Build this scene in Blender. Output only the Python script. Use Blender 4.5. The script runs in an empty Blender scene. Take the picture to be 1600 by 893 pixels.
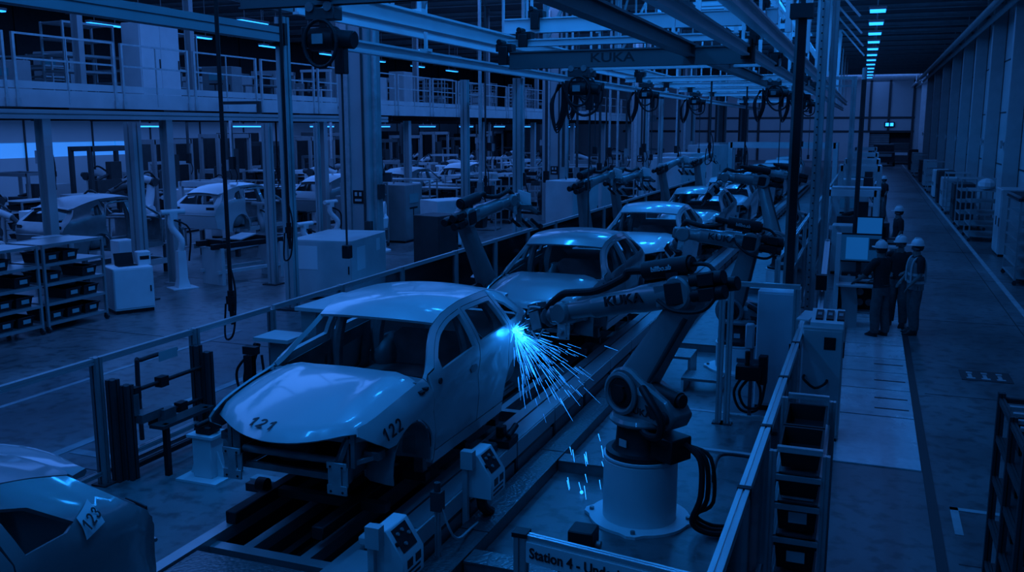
import bpy, math, random
from mathutils import Vector as V, Matrix as Mx, geometry as G
from math import sin, cos, pi, radians as R
rnd = random.Random(7)
SC = bpy.context.scene
COL = SC.collection
# ---------------------------------------------------------------- camera, world, lights, exposure
cd = bpy.data.cameras.new('camera'); cam = bpy.data.objects.new('camera', cd); COL.objects.link(cam)
cd.sensor_width = 36; cd.lens = 36*1450/1600; cd.clip_start = .05; cd.clip_end = 400
cam.location = (0, 0, 4); cam.rotation_euler = (R(90-9.706), 0, R(20.909))
SC.camera = cam
W = bpy.data.worlds.new('hall_air'); SC.world = W; W.use_nodes = True
W.node_tree.nodes['Background'].inputs[0].default_value = (.05, .26, 1, 1)
W.node_tree.nodes['Background'].inputs[1].default_value = .05
SC.view_settings.view_transform = 'Standard'; SC.view_settings.look = 'None'
SC.view_settings.exposure = 0; SC.view_settings.gamma = 1; SC.view_settings.use_curve_mapping = False
LC = (.012, .25, 1); LG = (.07, .262, 1)                               # light colours: blue, and a little greyer for most of the added fills
def area(name, loc, sx, sy, power, rot=(0, 0, 0), col=LC):
    l = bpy.data.lights.new(name, 'AREA'); l.shape = 'RECTANGLE'; l.size = sx; l.size_y = sy
    l.energy = power; l.color = col
    o = bpy.data.objects.new(name, l); o.location = loc; o.rotation_euler = rot; COL.objects.link(o)
    return o
for i in range(13):                                                    # strip lamps over the line
    area('line_lamp_light', (-7.0, 1+4.6*i, 8.85), .25, 1.5, 85)
    area('line_lamp_light', (-3.2, 3+4.6*i, 8.85), .25, 1.5, 75)
area('line_fill', (-6, 34, 9.2), 9, 76, 1150)  # broad fill added over the line, with no fixture of its own
area('left_bay_fill', (-13.5, 34, 9.2), 3, 60, 1900, col=LG)  # soft fill added over the left bay, not a lamp of the hall
area('mezzanine_fill', (-24, 40, 9.2), 12, 60, 1100, col=LG)  # wide fill added above the mezzanine, besides its strip lamps
area('under_mezzanine_fill', (-23.5, 38, 4.2), 9, 56, 2100, col=LG)  # fill added below the deck, apart from the strip lamps there
area('bay_wall_fill', (-33.2, 36, 4.2), 3, 34, 520, col=LG)  # wall wash added to brighten the wall under the mezzanine
area('aisle_fill', (.6, 66, 9.2), 3, 110, 720, col=LG)  # long fill added over the aisle, beside the row of ceiling lamps
area('gable_fill', (-8, 104, 8.8), 26, 3, 1050, (R(50), 0, 0), LG)  # tilted fill added only to brighten the back wall
# ---------------------------------------------------------------- materials
def mat(name, c, rough=.5, metal=0, spec=.5, coat=0, var=0, vscale=3, emit=0, bump=0, bscale=40, alpha=1):
    m = bpy.data.materials.new(name); m.use_nodes = True; nt = m.node_tree; b = nt.nodes['Principled BSDF']
    if isinstance(c, (int, float)): c = (c, c, c)
    b.inputs['Base Color'].default_value = (*c, 1); b.inputs['Roughness'].default_value = rough
    b.inputs['Metallic'].default_value = metal; b.inputs['Specular IOR Level'].default_value = spec
    b.inputs['Coat Weight'].default_value = coat; b.inputs['Coat Roughness'].default_value = .08
    if emit: b.inputs['Emission Color'].default_value = (*LC, 1); b.inputs['Emission Strength'].default_value = emit
    if var or bump:
        tc = nt.nodes.new('ShaderNodeTexCoord')
        n = nt.nodes.new('ShaderNodeTexNoise'); n.inputs['Scale'].default_value = vscale; n.inputs['Detail'].default_value = 4
        nt.links.new(tc.outputs['Object'], n.inputs['Vector'])
        if var:
            r = nt.nodes.new('ShaderNodeValToRGB'); r.color_ramp.elements[0].position = .3; r.color_ramp.elements[1].position = .7
            r.color_ramp.elements[0].color = (*[x*(1-var) for x in c], 1); r.color_ramp.elements[1].color = (*[min(1, x*(1+var)) for x in c], 1)
            nt.links.new(n.outputs[0], r.inputs[0]); nt.links.new(r.outputs[0], b.inputs['Base Color'])
        if bump:
            n2 = nt.nodes.new('ShaderNodeTexNoise'); n2.inputs['Scale'].default_value = bscale
            nt.links.new(tc.outputs['Object'], n2.inputs['Vector'])
            bp = nt.nodes.new('ShaderNodeBump'); bp.inputs['Strength'].default_value = bump; bp.inputs['Distance'].default_value = .01
            nt.links.new(n2.outputs[0], bp.inputs['Height']); nt.links.new(bp.outputs[0], b.inputs['Normal'])
    return m
M = dict(
 paint_light=mat('pale_primer_paint', .43, .3, 0, .5, .6),
 paint_grey=mat('grey_body_paint', .21, .3, .15, .5, .7),
 steel_body=mat('bare_body_steel', .26, .38, .55, .5, .2, var=.15),
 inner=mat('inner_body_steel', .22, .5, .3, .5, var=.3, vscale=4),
 cavity=mat('black_cavity', .012, .8),
 white=mat('white_machine_paint', .62, .45, var=.08, vscale=2),
 pale=mat('pale_grey_paint', .42, .45, var=.1, vscale=2),
 grey=mat('mid_grey_paint', .2, .5, var=.12, vscale=2),
 column=mat('column_paint', .30, .6, var=.08, vscale=1),
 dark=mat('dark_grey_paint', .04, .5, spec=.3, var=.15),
 robot=mat('robot_paint', .15, .38, 0, .5, .35, var=.08),
 black=mat('black_plastic', .012, .5, spec=.25, var=.2),
 rubber=mat('black_rubber', .010, .55, spec=.25),
 alu=mat('aluminium_profile', .42, .38, .7, var=.08, vscale=5),
 alu_bright=mat('brushed_aluminium_rail', .62, .3, .7),
 steel=mat('machine_steel', .2, .4, .7, var=.2, vscale=6),
 galv=mat('galvanised_steel', .46, .45, .6, var=.15, vscale=8),
 paper=mat('white_paper', .6, .8),
 ink=mat('black_ink', .008, .6),
 skin=mat('skin', (.16, .15, .14), .55), hair=mat('dark_hair', .015, .7),
 tee=mat('black_cotton', .012, .85, var=.2, vscale=20), jeans=mat('grey_work_trousers', .09, .85, var=.2, vscale=14),
 vest=mat('pale_safety_vest', .16, .8, var=.1, vscale=20), tape=mat('reflective_tape', .5, .4), hat=mat('white_hard_hat', .62, .35, coat=.4),
 shoe=mat('black_leather', .012, .5),
 screen=mat('lit_screen', .05, .3, emit=.27), screen_dim=mat('lit_screen_window', .05, .3, emit=.09),
 lamp=mat('lit_lamp', .8, .5, emit=3.2), strip=mat('lit_daylight_panel', .8, .5, emit=.5), spark=mat('white_hot_spark', .8, .5, emit=3.0),
 spark_core=mat('weld_arc', .8, .5, emit=9.0),
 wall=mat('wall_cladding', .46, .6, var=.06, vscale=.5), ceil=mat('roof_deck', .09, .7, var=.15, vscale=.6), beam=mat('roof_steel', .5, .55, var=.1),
 crane=mat('crane_beam_paint', .6, .42, var=.06, vscale=1), crane_dark=mat('crane_girder_paint', .085, .45),
 mark=mat('floor_marking_paint', .33, .6, var=.2, vscale=3), mark_dark=mat('dark_floor_strip', .022, .55),
 bin=mat('black_parts_bin', .014, .5, spec=.3), card=mat('bin_label_card', .42, .7))
def floor_mat(name, base, rlo, rhi, sc=.35, lo=.38, stain=.5):
    m = bpy.data.materials.new(name); m.use_nodes = True; nt = m.node_tree; b = nt.nodes['Principled BSDF']; L = nt.links.new
    tc = nt.nodes.new('ShaderNodeTexCoord'); n = nt.nodes.new('ShaderNodeTexNoise'); n.inputs['Scale'].default_value = sc; n.inputs['Detail'].default_value = 8; n.inputs['Roughness'].default_value = .65
    mp = nt.nodes.new('ShaderNodeMapping'); mp.inputs['Scale'].default_value = (1, .55, 1)
    L(tc.outputs['Object'], mp.inputs[0]); L(mp.outputs[0], n.inputs['Vector'])
    r = nt.nodes.new('ShaderNodeValToRGB'); e = r.color_ramp.elements
    e[0].position = .34; e[0].color = (base*lo,)*3+(1,); e[1].position = .66; e[1].color = (base*1.3,)*3+(1,)
    L(n.outputs[0], r.inputs[0])
    n3 = nt.nodes.new('ShaderNodeTexNoise'); n3.inputs['Scale'].default_value = 5; n3.inputs['Detail'].default_value = 6
    L(tc.outputs['Object'], n3.inputs['Vector'])
    r3 = nt.nodes.new('ShaderNodeValToRGB'); r3.color_ramp.elements[0].position = .36; r3.color_ramp.elements[0].color = (stain,)*3+(1,); r3.color_ramp.elements[1].position = .5
    L(n3.outputs[0], r3.inputs[0])
    mx = nt.nodes.new('ShaderNodeMix'); mx.data_type = 'RGBA'; mx.blend_type = 'MULTIPLY'; mx.inputs[0].default_value = 1
    L(r.outputs[0], mx.inputs[6]); L(r3.outputs[0], mx.inputs[7]); L(mx.outputs[2], b.inputs['Base Color'])
    mr = nt.nodes.new('ShaderNodeMapRange'); mr.inputs['To Min'].default_value = rlo; mr.inputs['To Max'].default_value = rhi
    L(n.outputs[0], mr.inputs[0]); L(mr.outputs[0], b.inputs['Roughness'])
    return m
M['floor'] = floor_mat('sealed_concrete', .16, .2, .5)
M['plate'] = floor_mat('pale_floor_plates', .62, .16, .36, .8, .8, .85)
def glass_mat():
    m = bpy.data.materials.new('clear_acrylic'); m.use_nodes = True; nt = m.node_tree; nt.nodes.clear(); L = nt.links.new
    o = nt.nodes.new('ShaderNodeOutputMaterial'); mx = nt.nodes.new('ShaderNodeMixShader'); t = nt.nodes.new('ShaderNodeBsdfTransparent')
    g = nt.nodes.new('ShaderNodeBsdfGlossy'); g.inputs['Roughness'].default_value = .08; f = nt.nodes.new('ShaderNodeLayerWeight'); f.inputs[0].default_value = .12
    t.inputs[0].default_value = (.86, .88, .9, 1)
    L(f.outputs['Fresnel'], mx.inputs[0]); L(t.outputs[0], mx.inputs[1]); L(g.outputs[0], mx.inputs[2]); L(mx.outputs[0], o.inputs[0]); return m
M['glass'] = glass_mat()
def tread_mat():
    m = mat('diamond_tread_plate', .16, .35, .7); nt = m.node_tree; b = nt.nodes['Principled BSDF']; L = nt.links.new
    tc = nt.nodes.new('ShaderNodeTexCoord'); v = nt.nodes.new('ShaderNodeTexVoronoi'); v.inputs['Scale'].default_value = 28
    L(tc.outputs['Object'], v.inputs['Vector']); bp = nt.nodes.new('ShaderNodeBump'); bp.inputs['Strength'].default_value = .8; bp.inputs['Distance'].default_value = .006; bp.invert = True
    L(v.outputs['Distance'], bp.inputs['Height']); L(bp.outputs[0], b.inputs['Normal']); return m
M['tread'] = tread_mat()
# ---------------------------------------------------------------- helpers
class B:
    """collects vertices and faces of one mesh"""
    def __init__(s): s.v = []; s.f = []
    def add(s, vs, fs):
        o = len(s.v); s.v += [tuple(p) for p in vs]; s.f += [tuple(i+o for i in q) for q in fs]; return s
    def box(s, x0, x1, y0, y1, z0, z1):
        return s.add([(x, y, z) for z in (z0, z1) for y in (y0, y1) for x in (x0, x1)], [(0, 2, 3, 1), (4, 5, 7, 6), (0, 1, 5, 4), (2, 6, 7, 3), (0, 4, 6, 2), (1, 3, 7, 5)])
    def cbox(s, x0, x1, y0, y1, z0, z1, c=.01):                       # box with chamfered vertical and top edges
        def ring(d, z): return [(x0+d+a, y0+d+b, z) if 0 else None for a, b in ()] or [(x0+d+c, y0+d, z), (x1-d-c, y0+d, z), (x1-d, y0+d+c, z), (x1-d, y1-d-c, z), (x1-d-c, y1-d, z), (x0+d+c, y1-d, z), (x0+d, y1-d-c, z), (x0+d, y0+d+c, z)]
        return s.loft([ring(0, z0), ring(0, z1-c), ring(c*.99, z1)])
    def loft(s, rings, closed=True, caps=True):
        n = len(rings[0]); o = len(s.v); s.v += [tuple(p) for r in rings for p in r]
        for i in range(len(rings)-1):
            for j in range(n if closed else n-1):
                k = (j+1) % n; s.f.append((o+i*n+j, o+i*n+k, o+(i+1)*n+k, o+(i+1)*n+j))
        if caps and closed: s.f.append(tuple(o+j for j in reversed(range(n)))); s.f.append(tuple(o+(len(rings)-1)*n+j for j in range(n)))
        return s
    def frame(s, p0, p1, up=None):
        p0, p1 = V(p0), V(p1); d = (p1-p0).normalized(); up = V(up) if up else (V((0, 0, 1)) if abs(d.z) < .95 else V((0, 1, 0)))
        x = d.cross(up).normalized(); return p0, p1, d, x, x.cross(d)
    def beam(s, p0, p1, w, h, up=None, w1=None, h1=None):
        p0, p1, d, x, y = s.frame(p0, p1, up); w1 = w1 or w; h1 = h1 or h
        return s.loft([[p0+x*a*w/2+y*b*h/2 for a, b in ((-1, -1), (1, -1), (1, 1), (-1, 1))], [p1+x*a*w1/2+y*b*h1/2 for a, b in ((-1, -1), (1, -1), (1, 1), (-1, 1))]])
    def prof(s, p0, p1, w, h=None, up=None):                           # slotted aluminium extrusion
        h = h or w; p0, p1, d, x, y = s.frame(p0, p1, up); k = .16*min(w, h); g = .1*min(w, h); q = []
        a, b = w/2, h/2
        q = [(-a, -b), (-g, -b), (-g, -b+k), (g, -b+k), (g, -b), (a, -b), (a, -g), (a-k, -g), (a-k, g), (a, g), (a, b), (g, b), (g, b-k), (-g, b-k), (-g, b), (-a, b), (-a, g), (-a+k, g), (-a+k, -g), (-a, -g)]
        return s.loft([[p+x*i+y*j for i, j in q] for p in (p0, p1)])
    def ibeam(s, p0, p1, w, h, t=.02, up=None):
        p0, p1, d, x, y = s.frame(p0, p1, up); a, b = w/2, h/2
        q = [(-a, -b), (a, -b), (a, -b+t), (t/2, -b+t), (t/2, b-t), (a, b-t), (a, b), (-a, b), (-a, b-t), (-t/2, b-t), (-t/2, -b+t), (-a, -b+t)]
        return s.loft([[p+x*i+y*j for i, j in q] for p in (p0, p1)])
    def cyl(s, p0, p1, r, r1=None, n=16):
        p0, p1, d, x, y = s.frame(p0, p1); r1 = r if r1 is None else r1
        return s.loft([[p+(x*cos(2*pi*i/n)+y*sin(2*pi*i/n))*q for i in range(n)] for p, q in ((p0, r), (p1, r1))])
    def lathe(s, prof, o=(0, 0, 0), ax=(0, 0, 1), n=28):               # prof: (radius, height)
        o = V(o); ax = V(ax).normalized(); _, _, d, x, y = s.frame(o, o+ax)
        return s.loft([[o+d*h+(x*cos(2*pi*i/n)+y*sin(2*pi*i/n))*max(r, 1e-4) for i in range(n)] for r, h in prof])
    def tube(s, pts, r, n=8, smooth=0):
        pts = [V(p) for p in pts]
        if smooth: pts = catmull(pts, smooth)
        up = V((0, 0, 1)); rings = []; px = None
        for i, p in enumerate(pts):
            d = (pts[min(i+1, len(pts)-1)]-pts[max(i-1, 0)]).normalized()
            if px is None: px = d.cross(up); px = d.cross(V((1, 0, 0))) if px.length < .05 else px
            px = (px-d*px.dot(d)).normalized(); y = d.cross(px)
            rr = r(i/(len(pts)-1)) if callable(r) else r
            rings.append([p+(px*cos(2*pi*k/n)+y*sin(2*pi*k/n))*rr for k in range(n)])
        return s.loft(rings)
    def prism(s, poly, o, ux, uy, d):                                  # 2-D outline on a plane, pushed along its normal
        o, ux, uy = V(o), V(ux).normalized(), V(uy).normalized(); n = ux.cross(uy)
        return s.loft([[o+ux*a+uy*b+n*k for a, b in poly] for k in ((0, d) if not isinstance(d, tuple) else d)])
    def ball(s, c, r, n=12, sq=(1, 1, 1)):
        c = V(c); m = n//2
        return s.loft([[c+V((r*sq[0]*sin(pi*max(.01, min(.99, i/m)))*cos(2*pi*k/n), r*sq[1]*sin(pi*max(.01, min(.99, i/m)))*sin(2*pi*k/n), -r*sq[2]*cos(pi*i/m))) for k in range(n)] for i in range(m+1)])
def catmull(p, k):
    out = []; p = [V(q) for q in p]
    for i in range(len(p)-1):
        a, b, c, d = p[max(i-1, 0)], p[i], p[i+1], p[min(i+2, len(p)-1)]
        for j in range(k):
            t = j/k; out.append(.5*((2*b)+(c-a)*t+(2*a-5*b+4*c-d)*t*t+(3*b-a-3*c+d)*t**3))
    return out+[p[-1]]
def curve(pts):                                                        # smooth 1-D function through (t, value) points
    n = len(pts)
    def f(t):
        if t <= pts[0][0]: return pts[0][1]
        if t >= pts[-1][0]: return pts[-1][1]
        i = max(k for k in range(n-1) if pts[k][0] <= t); t0, v0 = pts[i]; t1, v1 = pts[i+1]; h = t1-t0; u = (t-t0)/h
        def sl(k):
            if k == 0 or k == n-1: j = 0 if k == 0 else n-2; return (pts[j+1][1]-pts[j][1])/(pts[j+1][0]-pts[j][0])
            a = (pts[k][1]-pts[k-1][1])/(pts[k][0]-pts[k-1][0]); b = (pts[k+1][1]-pts[k][1])/(pts[k+1][0]-pts[k][0])
            return 0 if a*b <= 0 else 2*a*b/(a+b)
        return v0*(2*u**3-3*u*u+1)+h*sl(i)*(u**3-2*u*u+u)+v1*(-2*u**3+3*u*u)+h*sl(i+1)*(u**3-u*u)
    return f
WORLD = set()
def root_of(o):
    while o.parent: o = o.parent
    return o
def T(name, label, cat, loc=(0, 0, 0), rz=0, group=None, w=False):     # a thing: an Empty at its base
    o = bpy.data.objects.new(name, None); COL.objects.link(o); o.location = loc; o.rotation_euler = (0, 0, rz); o.empty_display_size = .1
    o['label'] = label; o['category'] = cat
    if group: o['group'] = group
    if w: WORLD.add(o.name)                                            # parts of this thing come in hall coordinates
    return o
def O(name, b, m, parent=None, ang=35, bev=0, label=None, cat=None, kind=None, group=None, sol=0):
    me = bpy.data.meshes.new(name); vs = b.v
    if parent:
        r = root_of(parent)
        if r.name in WORLD:
            inv = (Mx.Translation(r.location) @ Mx.Rotation(r.rotation_euler[2], 4, 'Z')).inverted(); vs = [inv @ V(p) for p in vs]
    me.from_pydata(vs, [], b.f); me.materials.append(M[m] if isinstance(m, str) else m)
    import bmesh
    bm = bmesh.new(); bm.from_mesh(me); bmesh.ops.recalc_face_normals(bm, faces=bm.faces)
    if sol:                                                            # give a panel its sheet thickness
        bm.normal_update(); inner = {v_: bm.verts.new(v_.co-v_.normal*sol) for v_ in bm.verts[:]}
        edges = [(e_.verts[0], e_.verts[1]) for e_ in bm.edges if e_.is_boundary]
        for f_ in bm.faces[:]: bm.faces.new([inner[v_] for v_ in reversed(f_.verts)])
        for a_, c_ in edges: bm.faces.new((a_, c_, inner[c_], inner[a_]))
        bmesh.ops.recalc_face_normals(bm, faces=bm.faces)
    bm.to_mesh(me); bm.free()
    me.polygons.foreach_set('use_smooth', [True]*len(me.polygons)); me.set_sharp_from_angle(angle=R(ang))
    o = bpy.data.objects.new(name, me); COL.objects.link(o)
    if parent: o.parent = parent
    if 0: s_ = o.modifiers.new('thickness', 'SOLIDIFY'); s_.thickness = sol; s_.offset = -1
    if bev: bv = o.modifiers.new('edge', 'BEVEL'); bv.width = bev; bv.segments = 1; bv.limit_method = 'ANGLE'; bv.angle_limit = R(50)
    for k_, v_ in (('label', label), ('category', cat), ('kind', kind), ('group', group)):
        if v_: o[k_] = v_
    return o
def S(name, b, m, **k): return O(name, b, m, kind='structure', **k)
KIDS = {}
def dup(o, loc, rz=0, label=None, group=None, parent=None, swap=None, skip=()):
    c = o.copy(); COL.objects.link(c); c.parent = parent
    if parent is None:
        c.location = loc; c.rotation_euler = (0, 0, rz)
        if label: c['label'] = label
        if group: c['group'] = group
    elif swap and c.type == 'MESH' and c.material_slots and c.material_slots[0].material.name in swap:
        c.material_slots[0].link = 'OBJECT'; c.material_slots[0].material = swap[o.material_slots[0].material.name]
    if o.name not in KIDS: KIDS[o.name] = list(o.children)
    for ch in KIDS[o.name]:
        if ch.name.split('.')[0] in skip: continue
        dup(ch, None, parent=c, swap=swap, skip=skip)
    return c
def text(name, s, size, m, mtx, parent=None, ext=.001, bold=0, align='CENTER', label=None, sx=1, shear=0):
    cu = bpy.data.curves.new(name, 'FONT'); cu.body = s; cu.size = size; cu.extrude = ext; cu.offset = bold; cu.align_x = align; cu.align_y = 'CENTER'; cu.shear = shear; cu.resolution_u = 4
    t = bpy.data.objects.new(name, cu); COL.objects.link(t); dg = bpy.context.evaluated_depsgraph_get()
    me = bpy.data.meshes.new_from_object(t.evaluated_get(dg)); bpy.data.objects.remove(t); bpy.data.curves.remove(cu)
    if sx != 1: me.transform(Mx.Diagonal((sx, 1, 1, 1)))
    me.transform(mtx)
    if parent and root_of(parent).name in WORLD:
        r = root_of(parent); me.transform((Mx.Translation(r.location) @ Mx.Rotation(r.rotation_euler[2], 4, 'Z')).inverted())
    me.materials.clear(); me.materials.append(M[m]); me.name = name
    o = bpy.data.objects.new(name, me); COL.objects.link(o); o.parent = parent
    if label: o['label'] = label
    return o
def number(s, size, m, mtx, parent, label):                           # stencilled number: each digit drawn bold, the 1 with its flag
    w = .62*size; x = -w*(len(s)-1)/2; me = B()
    for ch in s:
        if ch == '1': pts = [(.02, -.36), (.14, -.36), (.14, .36), (.04, .36), (-.14, .20), (-.14, .08), (.02, .18)]
        elif ch == '2': pts = [(-.22, -.36), (.22, -.36), (.22, -.25), (-.04, -.25), (.16, -.04), (.22, .12), (.20, .26), (.10, .35), (-.04, .37), (-.16, .32), (-.22, .18), (-.11, .16), (-.07, .24), (.02, .26), (.09, .20), (.10, .11), (.04, .0), (-.22, -.27)]
        else: pts = [(-.22, -.17), (-.17, -.30), (-.04, -.37), (.10, -.35), (.20, -.26), (.22, -.13), (.17, -.02), (.09, .03), (.17, .10), (.19, .20), (.14, .31), (.02, .37), (-.11, .34), (-.19, .25), (-.21, .16), (-.10, .14), (-.06, .23), (.02, .26), (.08, .20), (.07, .12), (-.03, .07), (-.03, -.03), (.08, -.05), (.11, -.14), (.06, -.24), (-.03, -.26), (-.09, -.22), (-.11, -.15)]
        me.loft([[mtx @ V((x+a*size, b_*size, k)) for a, b_ in pts] for k in (0, .002)]); x += w
    return O('number_mark', me, m, parent, label=label)
def basis(o, x, y):                                                    # matrix whose plane is spanned by x and y at o
    x = V(x).normalized(); y = (V(y)-x*V(y).dot(x)).normalized(); z = x.cross(y)
    return Mx.Translation(V(o)) @ Mx((x, y, z)).transposed().to_4x4()
# ---------------------------------------------------------------- the setting
S('floor', B().box(-60, 12, -4, 150, -.3, 0), 'floor')
b = B()
for y in range(-2, 150, 5): b.box(-60, 12, y, y+5, 9.5, 9.7)
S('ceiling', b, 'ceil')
b = B()
for y in range(3, 146, 4): b.ibeam((-60, y, 9.38), (5.2, y, 9.38), .16, .24, .03)
S('trim_1', b, 'beam')                                                 # roof purlins
S('wall_right', B().box(5.3, 5.6, -4, 120, 0, 9.5), 'wall')
S('wall_back', B().box(-60, -6, 119, 119.4, 0, 9.5).box(-6, -.2, 119, 119.4, 0, 9.5).box(4.4, 5.6, 119, 119.4, 0, 9.5).box(-.2, 4.4, 119, 119.4, 3.6, 9.5), 'wall')
S('wall_left', B().box(-60.3, -60, -4, 120, 0, 9.5), 'wall')
S('wall_front', B().box(-60, 5.6, -4.3, -4, 0, 9.5), 'wall')
b = B()
for z in (3.5, 5.1): b.box(-30, 4.6, 118.86, 119, z-.12, z+.12)
for x in (-25, -19, -13, -8, -4.6, -2.2, -.3, 1.8, 4.4): b.box(x-.13, x+.13, 118.8, 119, 0 if x < -.4 or x > 4 else 3.6, 9.4)
S('trim_2', b, 'dark')
b = B()                                                               # joints of the right-hand wall cladding
for z in (2.4, 4.6, 6.8): b.box(5.27, 5.3, 0, 118, z, z+.05)
S('trim_3', b, 'dark')
def door_bay():
    t = T('roller_door', 'dark open roller door at the far end of the aisle', 'door', (2.1, 119.2, 0), w=True)
    b = B()
    for i in range(9): b.box(-.2, 2.0, 119.5, 119.56, 1.2+i*.26, 1.42+i*.26)
    O('slatted_curtain', b, 'grey', t)
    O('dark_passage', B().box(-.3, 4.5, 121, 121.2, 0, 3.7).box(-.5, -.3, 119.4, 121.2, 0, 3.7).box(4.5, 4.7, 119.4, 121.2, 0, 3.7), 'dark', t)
door_bay()
# floor joints, markings and pale plates
b = B()
for y in range(3, 118, 6): b.box(1.0, 5.2, y, y+.02, 0, .003)
for x in (3.0,): b.box(x, x+.02, 2, 118, 0, .003)
for y in (4, 10, 16, 22): b.box(-7.8, -5.9, y, y+.02, 0, .003)
for y in range(2, 40, 6): b.box(-20, -8.1, y, y+.02, 0, .003)
S('trim_4', b, 'mark_dark')
S('trim_5', B().box(3.28, 3.4, 8, 112, 0, .006), 'mark')               # line along the racks
S('trim_6', B().box(.8, .9, 4, 60, 0, .012), 'mark_dark')              # dark strip along the aisle
b = B().box(-9.3, -9.15, 2, 40, 0, .006).box(-11.6, -11.5, 2, 15, 0, .006)
b.box(-9.1, -8.0, 8.35, 8.5, 0, .006)
b.box(-6.45, -5.4, 8.42, 8.56, 0, .02)
S('trim_7', b, 'mark')
b = B()
ys = [11.45, 13.55, 15.0, 16.1, 17.1, 18.2, 19.4, 20.8, 22.4, 24.2]
for i in range(len(ys)-1): b.box(-.22, .79, ys[i], ys[i+1]-.045, 0, .014)
S('floor_plates', b, 'plate')
b = B()
for y in (13.9, 14.45, 15.5, 16.6): b.box(.28, .74, y, y+.05, .014, .017)
S('trim_8', b, 'mark_dark')
S('trim_9', B().box(1.02, 1.5, 10.35, 10.43, 0, .006).box(1.02, 1.1, 9.7, 10.43, 0, .006), 'mark')
t = T('floor_sign', 'dark rectangular floor sign with pale symbols painted on the aisle', 'floor sign', (1.95, 16.4, 0), w=True)
O('sign_field', B().box(1.6, 2.35, 16.1, 16.75, 0, .007), 'mark_dark', t)
b = B()
for x in (1.68, 1.9, 2.12): b.box(x, x+.13, 16.2, 16.28, .007, .009).box(x+.03, x+.09, 16.28, 16.5, .007, .009).box(x+.02, x+.11, 16.55, 16.64, .007, .009)
O('symbol', b, 'mark', t)
# right-hand wall columns, pipes
for i, y in enumerate((15.5, 21.5, 27.5, 33.5, 40, 47, 54, 61, 69, 78, 88, 99, 110)):
    t = T('wall_column', f'grey steel column on the aisle wall, {["first", "second", "third", "fourth", "fifth", "sixth", "seventh", "eighth", "ninth", "tenth", "eleventh", "twelfth", "thirteenth"][i]} from the camera', 'column', (5.1, y, 0), 0, 'columns along the aisle wall')
    O('shaft', B().box(-.36, .18, -.2, .2, 0, 9.3), 'pale', t, bev=.02)
    O('base_plate', B().box(-.4, .18, -.3, .3, 0, .04), 'column', t)
    O('bracket', B().box(-.45, -.3, -.05, .05, 3.3, 3.42).box(-.5, -.42, -.09, .09, 3.2, 3.5), 'galv', t)
    O('conduit', B().cyl((-.2, .3, 1.2), (-.2, .3, 8.6), .05, n=8), 'galv', t)
for k, (x, z) in enumerate(((4.55, 8.5), (4.3, 8.75), (4.0, 8.55))):
    t = T('overhead_pipe', ['lowest long pipe under the roof along the aisle wall', 'middle long pipe under the roof along the aisle wall', 'long pipe under the roof farthest from the aisle wall'][k], 'pipe', (x, 70, z), w=True)
    O('pipe', B().cyl((x, 14, z), (x, 118, z), .1, n=10), 'beam', t)
    b = B()
    for y in range(18, 118, 8): b.box(x-.02, x+.02, y, y+.03, z, 9.4)
    O('hanger', b, 'beam', t)
# ceiling lamps over the aisle and elsewhere
def lamp(x, y, z, w, l, label, grp):
    t = T('ceiling_lamp', label, 'ceiling lamp', (x, y, z), 0, grp)
    O('housing', B().box(-w/2-.04, w/2+.04, -l/2-.04, l/2+.04, .05, .16).box(-.015, .015, -.015, .015, .16, 9.5-z), 'grey', t)
    O('diffuser', B().box(-w/2, w/2, -l/2, l/2, 0, .05), 'lamp', t)
    return t
nth = ['nearest', 'second', 'third', 'fourth', 'fifth', 'sixth', 'seventh', 'eighth', 'ninth', 'tenth', 'eleventh', 'twelfth']
proto = lamp(-.05, 43.4, 8.8, .62, .9, 'glowing square ceiling lamp over the aisle, nearest of the row', 'lamps in a row over the aisle')
for i in range(1, 12): dup(proto, (-.05-.045*i, 43.4+5.2*i, 8.8), 0, f'glowing square ceiling lamp over the aisle, {nth[i]} of the row')
S('trim_10', B().box(-.09, -.03, 30, 112, 9.05, 9.1), 'beam')
t = T('exit_sign', 'small lit exit sign with two pictograms above the far gateway', 'exit sign', (1.9, 118.75, 4.2), w=True)
O('sign_box', B().box(1.35, 2.5, 118.72, 118.85, 4.0, 4.6), 'black', t)
O('pictogram', B().box(1.5, 1.85, 118.69, 118.72, 4.12, 4.48).box(2.0, 2.35, 118.69, 118.72, 4.12, 4.48), 'lamp', t)
# ---------------------------------------------------------------- car bodies (local: x across, y from nose to tail, z from wheel ground)
zr = curve([(-.3, .82), (.0, .86), (.3, .92), (.7, .985), (1.1, 1.04), (1.2, 1.08), (1.5, 1.30), (1.75, 1.46), (2.0, 1.545), (2.4, 1.59), (3.0, 1.58), (3.5, 1.50), (3.95, 1.37), (4.2, 1.3)])
zb = curve([(-.3, .70), (.0, .77), (.3, .84), (.7, .90), (1.0, .95), (1.3, 1.04), (2.0, 1.10), (2.9, 1.16), (3.6, 1.17), (4.2, 1.08), (4.45, 1.0)])
xt = curve([(-.3, .66), (0, .76), (.3, .82), (1.1, .845), (1.3, .80), (1.75, .68), (2.3, .70), (3.0, .68), (3.6, .645), (4.2, .58)])
wd = curve([(-.3, .74), (-.05, .84), (.2, .92), (.6, .965), (1.5, .97), (2.8, .975), (3.3, .97), (3.7, .95), (4.0, .91), (4.3, .83), (4.45, .75)])
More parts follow.
